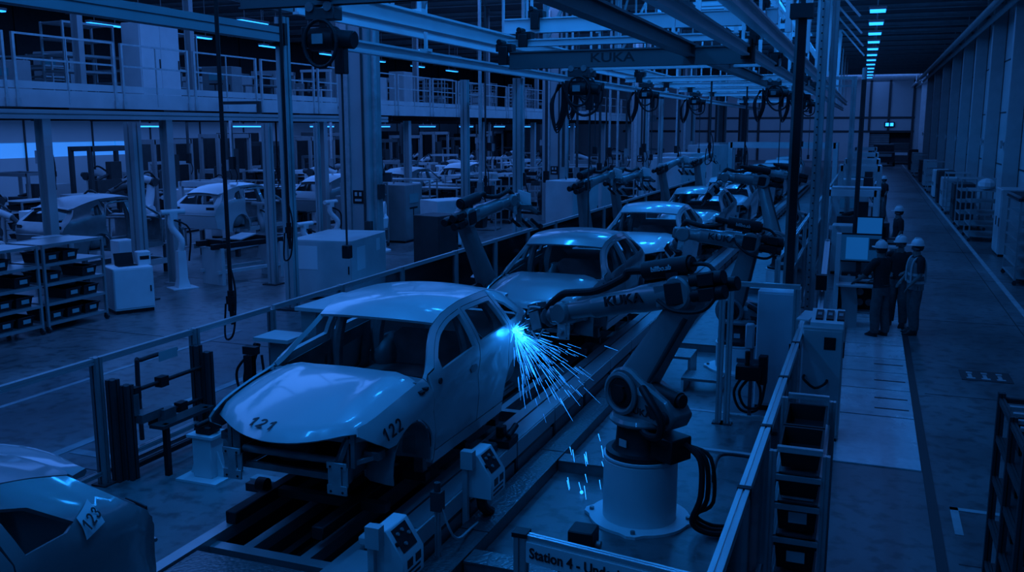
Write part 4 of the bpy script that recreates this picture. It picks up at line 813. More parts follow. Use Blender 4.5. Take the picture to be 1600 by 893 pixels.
# tall posts on the aisle side
t = T('lift_column', 'tall black lift column hanging from the crane rail beside the aisle fence', 'lift column', (-1.0, 14.5, 1.35))
O('mast', B().box(-.08, .03, -.08, .08, 0, 4.2), 'black', t); O('mast_face', B().box(-.12, -.08, -.08, .08, 0, 4.2), 'steel', t)
O('head', B().box(-.2, .12, -.14, .14, 4.2, 4.4).box(-.06, .0, -.05, .05, 4.4, 4.75), 'dark', t); O('suspension', B().box(-.05, .01, -.03, .03, 4.7, 8.15), 'dark', t); O('grip_unit', B().box(-.12, .1, -.2, .05, -.3, .02).cyl((0, -.1, -.3), (0, -.1, -.42), .05), 'pale', t, bev=.015)
t = T('profile_mast', 'tall bright aluminium mast with drilled faces beside the lift column', 'mast', (-.98, 19.6, 0))
O('mast', B().prof((0, 0, 0), (0, 0, 7.2), .17).prof((.2, .1, 0), (.2, .1, 7.2), .13), 'alu', t); O('foot', B().box(-.2, .4, -.2, .3, 0, .03), 'dark', t)
b = B()
for i in range(44): b.cyl((-.03, -.09, .4+i*.15), (-.03, -.084, .4+i*.15), .018, n=6)
O('drill_hole', b, 'cavity', t)
t = T('profile_mast', 'slim aluminium mast with a bent top arm beside the aisle', 'mast', (-.6, 32.2, 0))
O('mast', B().prof((0, 0, 0), (0, 0, 5.6), .16), 'alu', t); O('top_arm', B().beam((0, 0, 5.55), (-.9, 0, 5.55), .1, .1).beam((0, 0, 5.3), (-.9, 0, 5.3), .06, .06), 'alu', t); O('foot', B().box(-.2, .2, -.2, .2, 0, .03), 'dark', t)
t = T('profile_mast', 'dark slim mast beside the workbenches on the aisle', 'mast', (-.25, 26, 0))
O('mast', B().prof((0, 0, 0), (0, 0, 5.2), .12), 'dark', t); O('foot', B().box(-.2, .2, -.2, .2, 0, .03), 'dark', t); O('light_head', B().cyl((0, 0, 5.2), (0, 0, 5.5), .06), 'pale', t)
# hoists
def hoist(label, loc, drop, s=1.0, loops=True, grp='chain hoists under the crane'):
    t = T('chain_hoist', label, 'hoist', loc, 0, grp)
    O('body', B().cyl((-.22*s, 0, 0), (.22*s, 0, 0), .17*s, n=18).cyl((.2*s, 0, 0), (.5*s, 0, -.03), .13*s, n=14).beam((-.3*s, 0, .02), (-.2*s, 0, .02), .3*s, .3*s), 'black', t, bev=.015)
    O('name_plate', B().box(-.1*s, .08*s, -.185*s, -.17*s, -.08*s, .06*s), 'grey', t)
    O('trolley', B().box(-.24*s, .24*s, -.12*s, .12*s, .26*s, .42*s).box(-.06*s, .06*s, -.04, .04, .12*s, .3*s), 'dark', t, bev=.01)
    for k in (-.15, .15): O('trolley_wheel', B().cyl((k*s, -.15*s, .44*s), (k*s, .15*s, .44*s), .07*s, n=12), 'steel', t)
    O('chain_ring', B().tube([(.05*s+.27*s*cos(a), -.2*s, -.08*s+.33*s*sin(a)) for a in [2*pi*i/20 for i in range(21)]], .028*s, 8), 'black', t)
    O('chain', B().cyl((.26*s, .02, -.1*s), (.26*s, .02, -drop), .018*s, n=6), 'dark', t); O('hook_block', B().box(.18*s, .34*s, -.05, .09, -.5*s, -.08*s), 'black', t, bev=.01); O('hook', B().box(.2*s, .32*s, -.04, .08, -drop-.2, -drop), 'black', t, bev=.01)
    if loops:
        b = B()
        for k in range(4): b.tube([(-.5*s+.02*k, .03*k, .1*s), (-.62*s-.03*k, .03*k, -.35*s), (-.56*s, .03*k, -.85*s-.05*k), (-.42*s+.03*k, .03*k, -.5*s), (-.40*s+.02*k, .03*k, .1*s)], .022*s, 7, 5)
        O('cable_loop', b, 'rubber', t)
        O('feed_hose', B().tube([(-.4*s, 0, .15*s), (-.2*s, -.05, -.35*s), (.1*s, -.05, -.62*s), (.42*s, -.02, -.5*s), (.48*s, 0, -.12*s)], .03*s, 8, 5), 'rubber', t)
    return t
hoist('black chain hoist with a hanging chain ring at the upper left', (-7.5, 12.0, 5.26), 3.0, 1.0, False)
hoist('black chain hoist with looped hoses under the lettered girder', (-5.75, 18.95, 4.80), 3.2, .9)
for i, (x, y) in enumerate(((-7.2, 24.5), (-7.2, 31.5), (-3.0, 31.5), (-2.6, 36), (-7.2, 41), (-3.0, 47))):
    hoist(['small far hoist with looped hoses on the fence side, nearest of three', 'small far hoist with looped hoses on the fence side, second of three', 'small far hoist on the aisle side under the dark rail, nearest of three', 'small far hoist on the aisle side next to the crane rail, second of three', 'small far hoist on the fence side, farthest of three', 'small far hoist on the aisle side, farthest of three'][i], (x, y, 5.09), 1.6+.4*(i % 3), .9)
hoist('black hoist under the mezzanine edge at the left border', (-13.6, 11.0, 3.62), 1.2, 1.0, False)
t = T('hoist_bracket', 'dark bracket arm holding the hoist at the left border', 'bracket', (-13.6, 11.0, 4.0)); O('arm', B().box(-1.5, .15, -.06, .06, .16, .3).box(-.05, .05, -.05, .05, .05, .16), 'dark', t); O('arm_plate', B().box(-1.53, -1.5, -.15, .15, .05, .6), 'dark', t)
def hang_tool(label, x, y, z0, z1, m='black', r=.03):
    t = T('hanging_tool', label, 'hanging tool', (x, y, z0))
    O('suspension', B().cyl((0, 0, .5), (0, 0, z1-z0), r, n=8), m, t); O('tool', B().cyl((0, 0, .5), (0, 0, .2), .05, n=12).cyl((0, 0, .2), (.02, 0, 0), .035, n=10).box(-.06, .06, -.04, .04, .3, .42), 'black', t)
    O('air_hose', B().tube([(0, 0, .9), (.12, -.05, .5), (.08, -.08, -.1), (-.12, -.02, -.2), (-.1, 0, .3)], .016, 6, 5), 'rubber', t)
hang_tool('black air tool hanging on a long dark tube beside the left fence', -8.6, 11.0, 1.15, 9.27)
for i, (x, y, z0, z1) in enumerate(((-10.3, 15, 1.7, 9.27), (-17.2, 16, 2.6, 4.25), (-20.6, 19, 2.6, 4.25), (-11.2, 27, 2.0, 9.27), (-9.0, 31, 2.0, 9.27), (-5.0, 31.5, 3.0, 5.5), (-4.4, 36, 2.5, 5.5), (-2.8, 41, 2.5, 5.5), (-17.5, 25, 2.3, 4.25), (-9.5, 35, 2.2, 9.27), (-19, 28, 2.6, 4.25), (-9.0, 47, 2.2, 9.27))):
    hang_tool(['thin dark tool hanger left of the nearest hall column', 'tool hanging under the mezzanine over the bare car body', 'tool hanging far under the mezzanine in front of the bright windows', 'tool hanger between the nearest and second hall columns, nearer one', 'tool hanger between the nearest and second hall columns, farther one', 'tool hanging from a girder over the line', 'tool hanging over the aisle side of the line, nearer one', 'tool hanging over the aisle side of the line, farther one', 'tool hanging behind the car body with open doors', 'tool hanger in front of the second hall column', 'tool hanging deep under the mezzanine beside the strip lamps', 'tool hanger between the second and third hall columns'][i], x, y, z0, z1, 'dark' if i % 2 else 'black')
# ---------------------------------------------------------------- the left bay
cnt = {}
TAKEN = [(-12.7, y_, .8, 0) for y_ in (22, 38.5, 54.5, 70, 86)]+[(-16.75, y_, .4, 0) for y_ in (26.5, 32.5, 40, 47, 54, 61, 68)]+[(-9.6, 52, 1.7, 0), (-9.2, 47, 1.5, 0), (-9.6, 60, 1.8, 0), (-10.4, 68, 1.8, 0), (-9.9, 35.5, .9, 0), (-10.5, 33, .2, 0), (-9.3, 44, .2, 0), (-18.3, 20.6, .95, 4.55), (-13.3, 28.6, 1, 0)]
TAKEN += [(-19, 17.4+6.1*i_+1.0*j_, 1.2, 0) for i_ in range(5) for j_ in (0, 2.2, 4.3)]+[(-17.1, y_+1.5, .25, 4.55) for y_ in (9.5, 15.4, 19.2, 26.5, 32.5, 40, 47, 54)]
def free(x, y, r, z):
    if any(abs(z-q[3]) < 1 and (x-q[0])**2+(y-q[1])**2 < (.86*(r+q[2]))**2 for q in TAKEN): return False
    TAKEN.append((x, y, r, z)); return True
def nth(key): cnt[key] = cnt.get(key, 0)+1; return ordn[min(cnt[key]-1, 19)]
def bin_(label, loc, rz, w, d, h, grp, card=True, tilt=0):
    t = T('parts_bin', label, 'parts bin', loc, rz, grp)
    O('tub', B().loft([[(-w/2*k, -d/2*k, z), (w/2*k, -d/2*k, z), (w/2*k, d/2*k, z), (-w/2*k, d/2*k, z)] for k, z in ((.88, 0), (1, h), (1.06, h), (1.06, h-.02), (1.0, h), (.95, h), (.84, .03))]), 'bin', t)
    if card: O('label_card', B().box(-w*.2, w*.25, -d/2-.006, -d/2+.002, h*.35, h*.75), 'card', t)
    if tilt: t.rotation_euler[0] = tilt
    return t
def rack(label, loc, rz, w, d, h, n, m='alu', casters=True, fill=True, grp=None, binlab=None, top_panel=True):
    t = T('parts_rack', label, 'rack', loc, rz, grp); z0 = .12 if casters else 0
    for x in (-w/2, w/2):
        for y in (-d/2, d/2): O('upright', B().box(x-.025, x+.025, y-.025, y+.025, z0, h), m, t)
    zs_ = [z0+.06+i*(h-z0-.08)/(n-1 if top_panel else n) for i in range(n)]
    for z in zs_: O('shelf', B().box(-w/2, w/2, -d/2, d/2, z-.012, z+.012).box(-w/2, w/2, -d/2-.02, -d/2+.015, z-.035, z+.02).box(-w/2, w/2, d/2-.015, d/2+.02, z-.035, z+.02), m, t)
    if casters:
        for x in (-w/2, w/2):
            for y in (-d/2, d/2): O('caster', B().cyl((x-.02, y, .06), (x+.02, y, .06), .06, n=12).box(x-.03, x+.03, y-.02, y+.04, .08, .13), 'dark', t)
    if fill: fillbins(label, loc, rz, w, d, zs_)
    return t, zs_
BIN = {}
NB = [0]
def fillbins(label, loc, rz, w, d, zs_):                               # small crates on the shelves, each one its own object
    for i in range(len(zs_)-1):
        x = -w/2+.06; gap = zs_[i+1]-zs_[i]
        while x < w/2-.3:
            ww = min(rnd.uniform(.35, .6), w/2-.04-x); hh = gap*rnd.uniform(.4, .75)
            if rnd.random() < .8 and NB[0] < 285:
                NB[0] += 1
                if not BIN:
                    BIN['o'] = O('parts_crate', B().loft([[(-.5*k, -.5*k, z), (.5*k, -.5*k, z), (.5*k, .5*k, z), (-.5*k, .5*k, z)] for k, z in ((.86, 0), (1, .9), (1.04, .9), (1.04, 1), (.94, 1), (.82, .15))]).box(-.15, .25, -.52, -.48, .3, .7), 'bin'); o = BIN['o']
                else: o = BIN['o'].copy(); COL.objects.link(o)
                p = Mx.Rotation(rz, 4, 'Z') @ V((x+ww/2, 0, 0)); o.location = (loc[0]+p.x, loc[1]+p.y, loc[2]+zs_[i]+.013); o.rotation_euler = (0, 0, rz); o.scale = (ww, d*.84, hh)
                o['label'] = 'dark crate on the '+label.replace('open rack of dark bins, ', '').replace('open rack with dark bins ', 'rack ').replace('pale open rack full of dark bins', 'rack'); o['category'] = 'crate'; o['group'] = 'crates on the '+label
            x += ww+.05
def cabinet(label, loc, rz, w, d, h, m='pale', doors=2, plinth=True, panel=False, vents=False, papers=(), cat='cabinet', grp=None, top=None):
    t = T('control_cabinet' if cat == 'cabinet' else cat.replace(' ', '_'), label, cat, loc, rz, grp)
    O('body', B().cbox(-w/2, w/2, -d/2, d/2, .08, h, .015), m, t)
    if plinth: O('plinth', B().box(-w/2+.02, w/2-.02, -d/2+.02, d/2-.02, 0, .08), 'black', t)
    for i in range(doors):
        x0 = -w/2+.02+i*(w-.04)/doors; x1 = x0+(w-.04)/doors-.012
        dr = O('door', B().box(x0, x1, -d/2-.018, -d/2, .12, h-.04), m, t)
        O('handle', B().box(x1-.06, x1-.035, -d/2-.04, -d/2-.018, h*.45, h*.58), 'black', dr)
    if vents: O('vent', B().box(w/2, w/2+.008, -d*.2, d*.2, h*.62, h*.75).box(w/2, w/2+.008, -d*.2, d*.2, h*.2, h*.32), 'black', t)
    if panel: O('screen', B().box(-w*.25, w*.25, -d/2-.03, -d/2-.018, h*.68, h*.84), 'screen_dim', t); O('lamp_row', B().box(-w*.25, w*.2, -d/2-.025, -d/2-.018, h*.58, h*.61), 'black', t)
    for (x, z, pw, ph, sd) in papers:
        O('notice', B().box(x-pw/2, x+pw/2, -d/2-.024, -d/2-.018, z-ph/2, z+ph/2) if sd == 'f' else B().box(w/2, w/2+.006, x-pw/2, x+pw/2, z-ph/2, z+ph/2), 'paper', t)
    return t
def bench(label, loc, rz, w=1.6, d=.7, h=.9, m='pale', shelf=True, stuff=True, grp=None, upper=0):
    t = T('workbench', label, 'workbench', loc, rz, grp)
    O('top', B().cbox(-w/2, w/2, -d/2, d/2, h-.04, h, .008), m, t)
    for x in (-w/2+.05, w/2-.05):
        for y in (-d/2+.05, d/2-.05): O('leg', B().box(x-.03, x+.03, y-.03, y+.03, 0, h-.04+(upper if y > 0 else 0)), m, t)
    if shelf: O('shelf', B().box(-w/2+.05, w/2-.05, -d/2+.05, d/2-.05, .22, .25), m, t)
    if upper: O('upper_beam', B().box(-w/2, w/2, d/2-.1, d/2, h+upper-.1, h+upper), m, t)
    return t
def portal(label, loc, rz, w, d, h, m='pale', k=.12, grp=None, mid=True):
    t = T('machine_frame', label, 'frame', loc, rz, grp)
    for x in (-w/2, w/2):
        for y in (-d/2, d/2): O('upright', B().box(x-k/2, x+k/2, y-k/2, y+k/2, 0, h), m, t)
    for y in (-d/2, d/2): O('crossbeam', B().box(-w/2, w/2, y-k/2, y+k/2, h-k*1.3, h), m, t)
    [O('side_beam', B().box(x-k*.4, x+k*.4, -d/2, d/2, h-k, h), m, t) for x in (-w/2, w/2)]
    if mid: O('table', B().box(-w/2, w/2, -d/2, d/2, h*.42, h*.42+.05), m, t); O('fixture', B().box(-w*.3, w*.25, -d*.3, d*.2, h*.42+.05, h*.62).cyl((-w*.2, 0, h*.62), (w*.3, .1, h*.7), .06).box(w*.1, w*.35, -.1, .15, h*.62, h*.82), 'dark', t)
    return t
def fixture(label, loc, rz, m='white', h=1.25, grp=None):
    t = T('part_fixture', label, 'fixture', loc, rz, grp)
    O('column', B().loft([[(-a, -a, z), (a, -a, z), (a, a, z), (-a, a, z)] for a, z in ((.16, .02), (.11, .25), (.10, h*.7))]), m, t); O('foot', B().box(-.32, .32, -.26, .26, 0, .025), m, t)
    O('arm', B().tube([(0, 0, h*.68), (.02, -.05, h*.9), (-.16, .1, h*1.15), (-.12, .12, h*1.4)], .08, 8, 4), m, t, 50); O('head', B().cyl((-.4, .12, h*1.42), (.2, .12, h*1.42), .07).box(-.2, .0, .05, .2, h*1.28, h*1.42), m, t, bev=.01)
    O('hose', B().tube([(-.2, .1, h*1.3), (.25, 0, h*1.1), (.2, 0, h*.5)], .025, 6, 5), 'rubber', t)
    return t
def mini_robot(label, loc, rz, m='white', k=1.0, grp=None):
    t = T('assembly_robot', label, 'robot', loc, rz, grp)
    O('base', B().lathe([(.3*k, 0), (.3*k, .05), (.2*k, .1), (.18*k, .5*k)], n=20), m, t); O('column', B().lathe([(.24*k, 0), (.26*k, .2*k), (.2*k, .3*k)], (0, 0, .5*k), n=20).cyl((-.2*k, 0, .85*k), (.2*k, 0, .85*k), .2*k), m, t)
    O('lower_arm', B().tube([(0, 0, .85*k), (0, .18*k, 1.3*k), (0, .25*k, 1.75*k)], lambda q: (.16-.04*q)*k, 12, 4), m, t); O('forearm', B().tube([(0, .32*k, 1.78*k), (0, -.1*k, 1.9*k), (0, -.75*k, 1.75*k)], lambda q: (.14-.05*q)*k, 12, 4), m, t)
    O('joint_motor', B().cyl((-.2*k, .25*k, 1.78*k), (.2*k, .25*k, 1.78*k), .14*k).cyl((0, .35*k, 1.8*k), (0, .6*k, 1.82*k), .09*k), 'dark', t); O('tool', B().cyl((0, -.75*k, 1.75*k), (0, -.95*k, 1.6*k), .07*k).box(-.2*k, .2*k, -1.1*k, -.95*k, 1.4*k, 1.6*k), 'dark', t)
    O('hose', B().tube([(.12*k, .4*k, 1.85*k), (.14*k, 0, 2.12*k), (.1*k, -.6*k, 1.9*k)], .03*k, 6, 5), 'rubber', t)
    return t
# explicit pieces, nearest first
rk, zs_ = rack('pale steel rolling rack with black bins at the left border, nearer one', (-15.35, 12.55, 0), R(90), 1.5, .9, 1.75, 5, 'alu', True, False)
def shelf_bins(pos, rz, zs_, xs, lab, w=.38, d=.6, h=.2):
    for i, z in enumerate(zs_[:-1]):
        for j, x in enumerate(xs):
            if (i*3+j) % 4 == 3: continue
            p = Mx.Rotation(rz, 4, 'Z') @ V((x, -.05, 0))
            bin_(f'black bin on {lab}, {["lowest", "second", "third", "top"][i]} shelf, {["left", "middle", "right"][j]} one', (pos[0]+p.x, pos[1]+p.y, z+.014), rz, w, d, h, 'bins in '+lab)
shelf_bins((-15.35, 12.55), R(90), zs_, (-.45, 0.02, .48), 'the nearer rolling rack at the left border')
rk, zs_ = rack('pale steel rolling rack with black bins at the left border, farther one', (-15.35, 14.2, 0), R(90), 1.5, .9, 1.75, 5, 'alu', True, False)
shelf_bins((-15.35, 14.2), R(90), zs_, (-.45, 0.02, .48), 'the farther rolling rack at the left border')
cabinet('white tool cabinet carrying a laptop, in the left bay walkway', (-15.1, 15.85, 0), R(60), .85, .7, 1.0, 'white', 1, papers=())
t = T('laptop', 'black laptop open on the white tool cabinet', 'laptop', (-15.15, 15.85, 1.0), R(60)); O('keyboard_half', B().box(-.2, .2, -.15, .12, 0, .02), 'black', t); O('display_half', B().beam((0, .13, .01), (0, .2, .26), .4, .015, up=(0, 1, 0)), 'black', t)
t = T('printer', 'small white box device beside the laptop on the tool cabinet', 'printer', (-14.95, 16.15, 1.0), R(60)); O('case', B().cbox(-.14, .14, -.12, .12, 0, .3, .02), 'white', t); O('slot', B().box(-.1, .1, -.125, -.119, .12, .2), 'black', t)
cabinet('tall pale cabinet standing at the tail of the bare car body', (-16.2, 14.9, 0), R(80), .6, .6, 1.7, 'pale', 1)
fixture('white fixture stand with an angled arm in front of the bare car body', (-16.0, 18.6, 0), R(60), 'white', 1.35)
cabinet('slim pale operator column with buttons beside the white fixture stand', (-16.6, 17.3, 0), R(70), .42, .4, 1.35, 'white', 1)
t = T('clamping_table', 'dark clamping table with rails between the fixture stands', 'clamping table', (-15.4, 20.3, 0), R(75))
O('frame', B().box(-1.1, 1.1, -.4, -.3, .3, .38).box(-1.1, 1.1, .3, .4, .3, .38).box(-1.0, -.9, -.41, .41, 0, .95).box(.9, 1.0, -.41, .41, 0, .95), 'pale', t); O('rail', B().beam((-1.2, -.3, 1.0), (1.2, -.3, 1.0), .12, .14).beam((-1.2, .3, 1.05), (1.2, .3, 1.05), .12, .14).box(-.9, -.7, -.35, .35, .95, 1.15).box(.5, .7, -.35, .35, .95, 1.15), 'black', t, bev=.01); O('tilted_plate', B().beam((-.3, 0, 1.1), (.3, .1, 1.2), .5, .03), 'pale', t)
fixture('small white fixture post at the far end of the clamping table', (-14.4, 22.0, 0), R(80), 'white', .95)
bl = cabinet('large pale machine cabinet with papers on its sides behind the left fence', (-11.95, 19.5, 0), R(8), 1.55, 2.2, 1.42, 'pale', 1, papers=((-.35, 1.0, .55, .55, 'f'), (-.55, .95, .5, .55, 's'), (.55, 1.15, .25, .3, 's')))
cabinet('dark open rack cabinet beside the nearest hall column', (-11.7, 24.4, 0), R(80), 1.0, .9, 1.5, 'dark', 1)
cabinet('pale square switch cabinet behind the handling robot', (-13.3, 28.6, 0), R(60), 1.5, 1.0, 1.6, 'white', 2)
cabinet('tall pale cabinet with rounded top behind the upright robots', (-9.6, 31, 0), R(75), 1.7, 1.1, 2.2, 'pale', 2)
cabinet('pale cabinet behind the fence beside the second hall column', (-9.9, 35.5, 0), R(80), 1.2, .8, 2.1, 'pale', 1)
t = T('tool_stand', 'slim pale stand with a looped black hose beside the left fence', 'tool stand', (-7.35, 9.75, 0)); O('post', B().prof((0, 0, .02), (0, 0, 1.15), .06), 'alu', t); O('foot', B().box(-.15, .15, -.15, .15, 0, .02), 'dark', t); O('holder', B().box(-.09, .03, -.05, .05, .72, 1.08).box(-.1, .1, -.05, .05, 1.1, 1.2), 'black', t); O('hose_loop', B().tube([(-.08, 0, 1.05), (-.24, 0, .85), (-.2, 0, .6), (.05, -.02, .5), (.18, 0, .7), (.16, 0, 1.1)], .018, 7, 5), 'rubber', t)
t = T('tool_stand', 'grey bench column with black hoses behind the nose of the body marked 121', 'tool stand', (-7.35, 10.45, 0)); O('column', B().box(-.13, .13, -.13, .13, 0, 1.15), 'grey', t, bev=.01); O('bracket', B().box(-.3, .25, -.25, .25, 1.15, 1.2), 'pale', t); O('canister', B().cyl((-.25, .3, 0), (-.25, .3, .95), .16), 'black', t); O('hose_bundle', B().tube([(-.3, -.2, 1.1), (-.5, -.2, .6), (-.35, -.2, .25), (0, -.3, .2)], .03, 7, 5).tube([(-.25, -.2, 1.1), (-.4, -.22, .6), (-.25, -.25, .3), (.1, -.35, .25)], .03, 7, 5), 'rubber', t)
t = T('riveting_stand', 'pale stand with flat top plate and hanging bolts beside the body marked 121', 'stand', (-7.15, 10.95, 0)); O('column', B().box(-.12, .12, -.16, .16, 0, 1.5), 'grey', t); O('top_plate', B().box(-.16, .3, -.25, 1.0, 1.5, 1.55), 'pale', t); O('bolt', B().cyl((.15, .2, 1.5), (.15, .2, 1.2), .025).cyl((.15, .5, 1.5), (.15, .5, 1.2), .025).cyl((.15, .8, 1.5), (.15, .8, 1.15), .025), 'steel', t); O('brace', B().box(-.1, .1, .75, .95, 0, 1.5), 'grey', t)
# bare bodies in the left bay
b1 = car('bare steel car body without doors in the left bay, seen from its tail', (-19.0, 21.5, .62), 'steel_body', R(180), detail=False, doors=False, hood=False); b1['group'] = 'bare car bodies in the left bay'
del b1['hood_name']
for i, (x, y, lab) in enumerate(((-19.0, 27.2, 'second bare car body in the left bay, behind the posts'), (-19.0, 33.4, 'third bare car body in the left bay, beyond the nearest hall column'), (-19.0, 39.6, 'fourth bare car body in the left bay, between hall columns'), (-19.0, 45.8, 'fifth bare car body in the left bay, far under the mezzanine'))): dup(b1, (x, y, .62), R(180), lab, swap={'bare_body_steel': M['paint_grey']} if i % 2 else {'bare_body_steel': M['paint_light']} if i == 0 else None)
for i in range(5):
    t = T('body_carrier', f'steel floor carrier under the {["first", "second", "third", "fourth", "fifth"][i]} bare car body in the left bay', 'carrier', (-19.0, 17.4+6.1*i, 0), 0, 'carriers under the bare bodies')
    O('frame', B().box(-.75, -.6, -.1, 4, .25, .4).box(.6, .75, -.1, 4, .25, .4).box(-.76, .76, .1, .25, .25, .38).box(-.76, .76, 3.4, 3.55, .25, .38), 'pale', t)
    for x in (-.67, .67):
        for y in (.4, 3.3): O('leg', B().box(x-.06, x+.06, y-.06, y+.06, 0, .26), 'dark', t); O('body_support', B().box(x-.05, x+.05, y-.05, y+.05, .4, .78), 'steel', t)
# rows of equipment
def row(xa, xb, ya, yb, step, name, kinds, seed, zb_=0):
    r = random.Random(seed); y = ya
    while y < yb:
        x = r.uniform(xa, xb); k = r.choice(kinds); rz = R(r.choice((0, 90, 84, 6)))
        if not free(x, y, {'portal': 1.15, 'rack': .85, 'bench': 1.05, 'cabinet': .75, 'fixture': .65, 'robot': 1.0, 'dark robot': 1.0}[k], zb_): y += .35; continue
        lab = f'{{}}, {nth((name, k))} {k} {name}'; g = f'{k} in {name}'; L = (x, y, zb_)
        pm = r.choice(('pale', 'white', 'pale', 'grey'))
        cn = {'pale': 'light grey', 'white': 'white', 'grey': 'mid grey'}[pm]
        if k == 'rack': rack(lab.format('open rack of dark bins'), L, rz, r.uniform(1.2, 1.8), .8, r.uniform(1.6, 2.2), r.choice((4, 5, 6)), 'alu', r.random() < .5, True, g)
        elif k == 'cabinet': cabinet(lab.format(f'{cn} equipment cabinet'), L, rz, r.uniform(.7, 1.4), r.uniform(.5, .9), r.uniform(1.2, 2.1), pm, r.choice((1, 2)), grp=g, panel=r.random() < .5)
        elif k == 'portal': portal(lab.format(f'{cn} machine portal'), L, rz, r.uniform(1.4, 1.8), r.uniform(1.0, 1.3), r.uniform(1.9, 2.6), pm, r.uniform(.08, .14), g)
        elif k == 'fixture': fixture(lab.format(f'{cn} bent-arm fixture stand'), L, rz, pm, r.uniform(1.1, 1.5), g)
        elif k == 'robot': mini_robot(lab.format(f'{cn} assembly robot'), L, rz, pm, r.uniform(.9, 1.2), g)
        elif k == 'dark robot': mini_robot(lab.format('dark assembly robot'), L, rz, 'dark', r.uniform(.9, 1.2), g)
        elif k == 'bench':
            bench(lab.format(f'{cn} workbench'), L, rz, r.uniform(1.3, 2), .8, .9, pm, grp=g, upper=r.choice((0, .8)))
            c, s_ = cos(rz), sin(rz)
            for q in range(r.randint(1, 3)):
                a = -.5+.5*q+r.uniform(-.1, .1); t = T('tool_case', f'dark tool case on a workbench, {nth((name, "case"))} case {name}', 'tool case', (x+a*c, y+a*s_, zb_+.9), rz+r.uniform(-.3, .3), 'tool cases in '+name)
                O('case', B().cbox(-.16, .16, -.12, .12, 0, r.uniform(.12, .3), .015), r.choice(('black', 'grey', 'dark')), t); O('latch', B().box(-.05, .05, -.13, -.119, .05, .09), 'pale', t)
        y += r.uniform(.7, 1.3)*step
row(-17.5, -17.25, 24, 60, 1.6, 'beside the mezzanine posts', ['fixture', 'robot', 'cabinet'], 4)
row(-21.9, -21.3, 15, 60, 1.25, 'behind the bare bodies', ['rack', 'cabinet', 'portal', 'robot', 'bench', 'fixture'], 5)
row(-25.5, -24, 15, 70, 1.2, 'in the middle row under the mezzanine', ['portal', 'dark robot', 'cabinet', 'robot', 'rack'], 6)
row(-30.5, -28.5, 22, 78, 1.5, 'in the back row under the mezzanine', ['portal', 'cabinet', 'rack', 'robot'], 8)
row(-16.1, -15.3, 25.5, 62, 1.5, 'in front of the mezzanine posts', ['rack', 'cabinet', 'fixture', 'bench', 'rack', 'portal'], 9)
row(-10.9, -10.1, 38, 80, 1.9, 'between the fence and the hall columns', ['cabinet', 'rack', 'portal', 'fixture'], 10)
row(-14.4, -13.9, 30.5, 75, 2.6, 'beside the hall columns', ['rack', 'fixture', 'rack', 'dark robot', 'cabinet'], 11)
row(-19.2, -18.2, 50, 84, 2.0, 'at the far end of the left bay', ['cabinet', 'portal', 'rack', 'robot'], 12)
row(-21.8, -19.0, 13, 66, 3.0, 'in the front row on the mezzanine deck', ['rack', 'cabinet', 'rack', 'bench'], 13, 4.55)
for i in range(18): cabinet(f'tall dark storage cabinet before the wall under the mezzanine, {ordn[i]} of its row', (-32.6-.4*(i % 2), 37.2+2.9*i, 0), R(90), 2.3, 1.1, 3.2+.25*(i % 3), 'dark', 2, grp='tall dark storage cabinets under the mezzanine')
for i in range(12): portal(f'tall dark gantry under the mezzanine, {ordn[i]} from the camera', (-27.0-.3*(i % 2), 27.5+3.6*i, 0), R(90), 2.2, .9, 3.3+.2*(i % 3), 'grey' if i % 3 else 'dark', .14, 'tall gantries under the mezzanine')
row(-28, -24, 14, 66, 1.6, 'in the back row on the mezzanine deck', ['rack', 'rack', 'cabinet', 'portal'], 14, 4.55)
mini_robot('large white assembly robot right of the nearest hall column', (-14.9, 26.6, 0), R(200), 'white', 1.55)
rq = random.Random(21); sp = None
for i in range(34):
    if i < 18: x, y, zt, z0_, nm, k = rq.uniform(-26, -17.6), 16+3*i, 4.25, rq.uniform(2.4, 3.2), 'under the mezzanine', i
    else: x, y, zt, z0_, nm, k = (rq.uniform(-11.6, -10.4) if i < 27 else rq.uniform(-10.1, -9.75)), 27+4*((i-18) % 9), 9.28, rq.uniform(2.0, 3.0), 'left of the line, '+('outer' if i < 27 else 'inner')+' row', (i-18) % 9
    t = T('supply_drop', f'supply tube with a box hanging {nm}, {ordn[k]} tube', 'supply drop', (x, y, z0_), 0, 'supply tubes '+nm)
    O('tube', B().box(-.04, .04, -.04, .04, .2, zt-z0_), 'dark' if i % 3 else 'galv', t); O('outlet_box', B().box(-.09, .09, -.07, .07, -.15, .25), 'black' if i % 2 else 'grey', t); O('hose', B().tube([(.05, 0, 0), (.16, .02, -.35), (.05, .05, -.6)], .02, 5, 4), 'rubber', t)
t = T('sensor_column', 'grey column with a black padded box at the left border behind the fence', 'column', (-8.75, 6.55, 0)); O('column', B().box(-.15, .1, -.15, .15, 0, .98), 'grey', t, bev=.01); O('pad', B().cbox(.1, .22, -.12, .12, .55, .85, .03), 'black', t); O('cap', B().box(-.08, .06, -.08, .08, .98, 1.04), 'black', t)
t = cabinet('tall white two-door cabinet standing on the mezzanine deck', (-18.3, 20.6, 4.55), R(90), 1.5, .6, 2.15, 'white', 2)
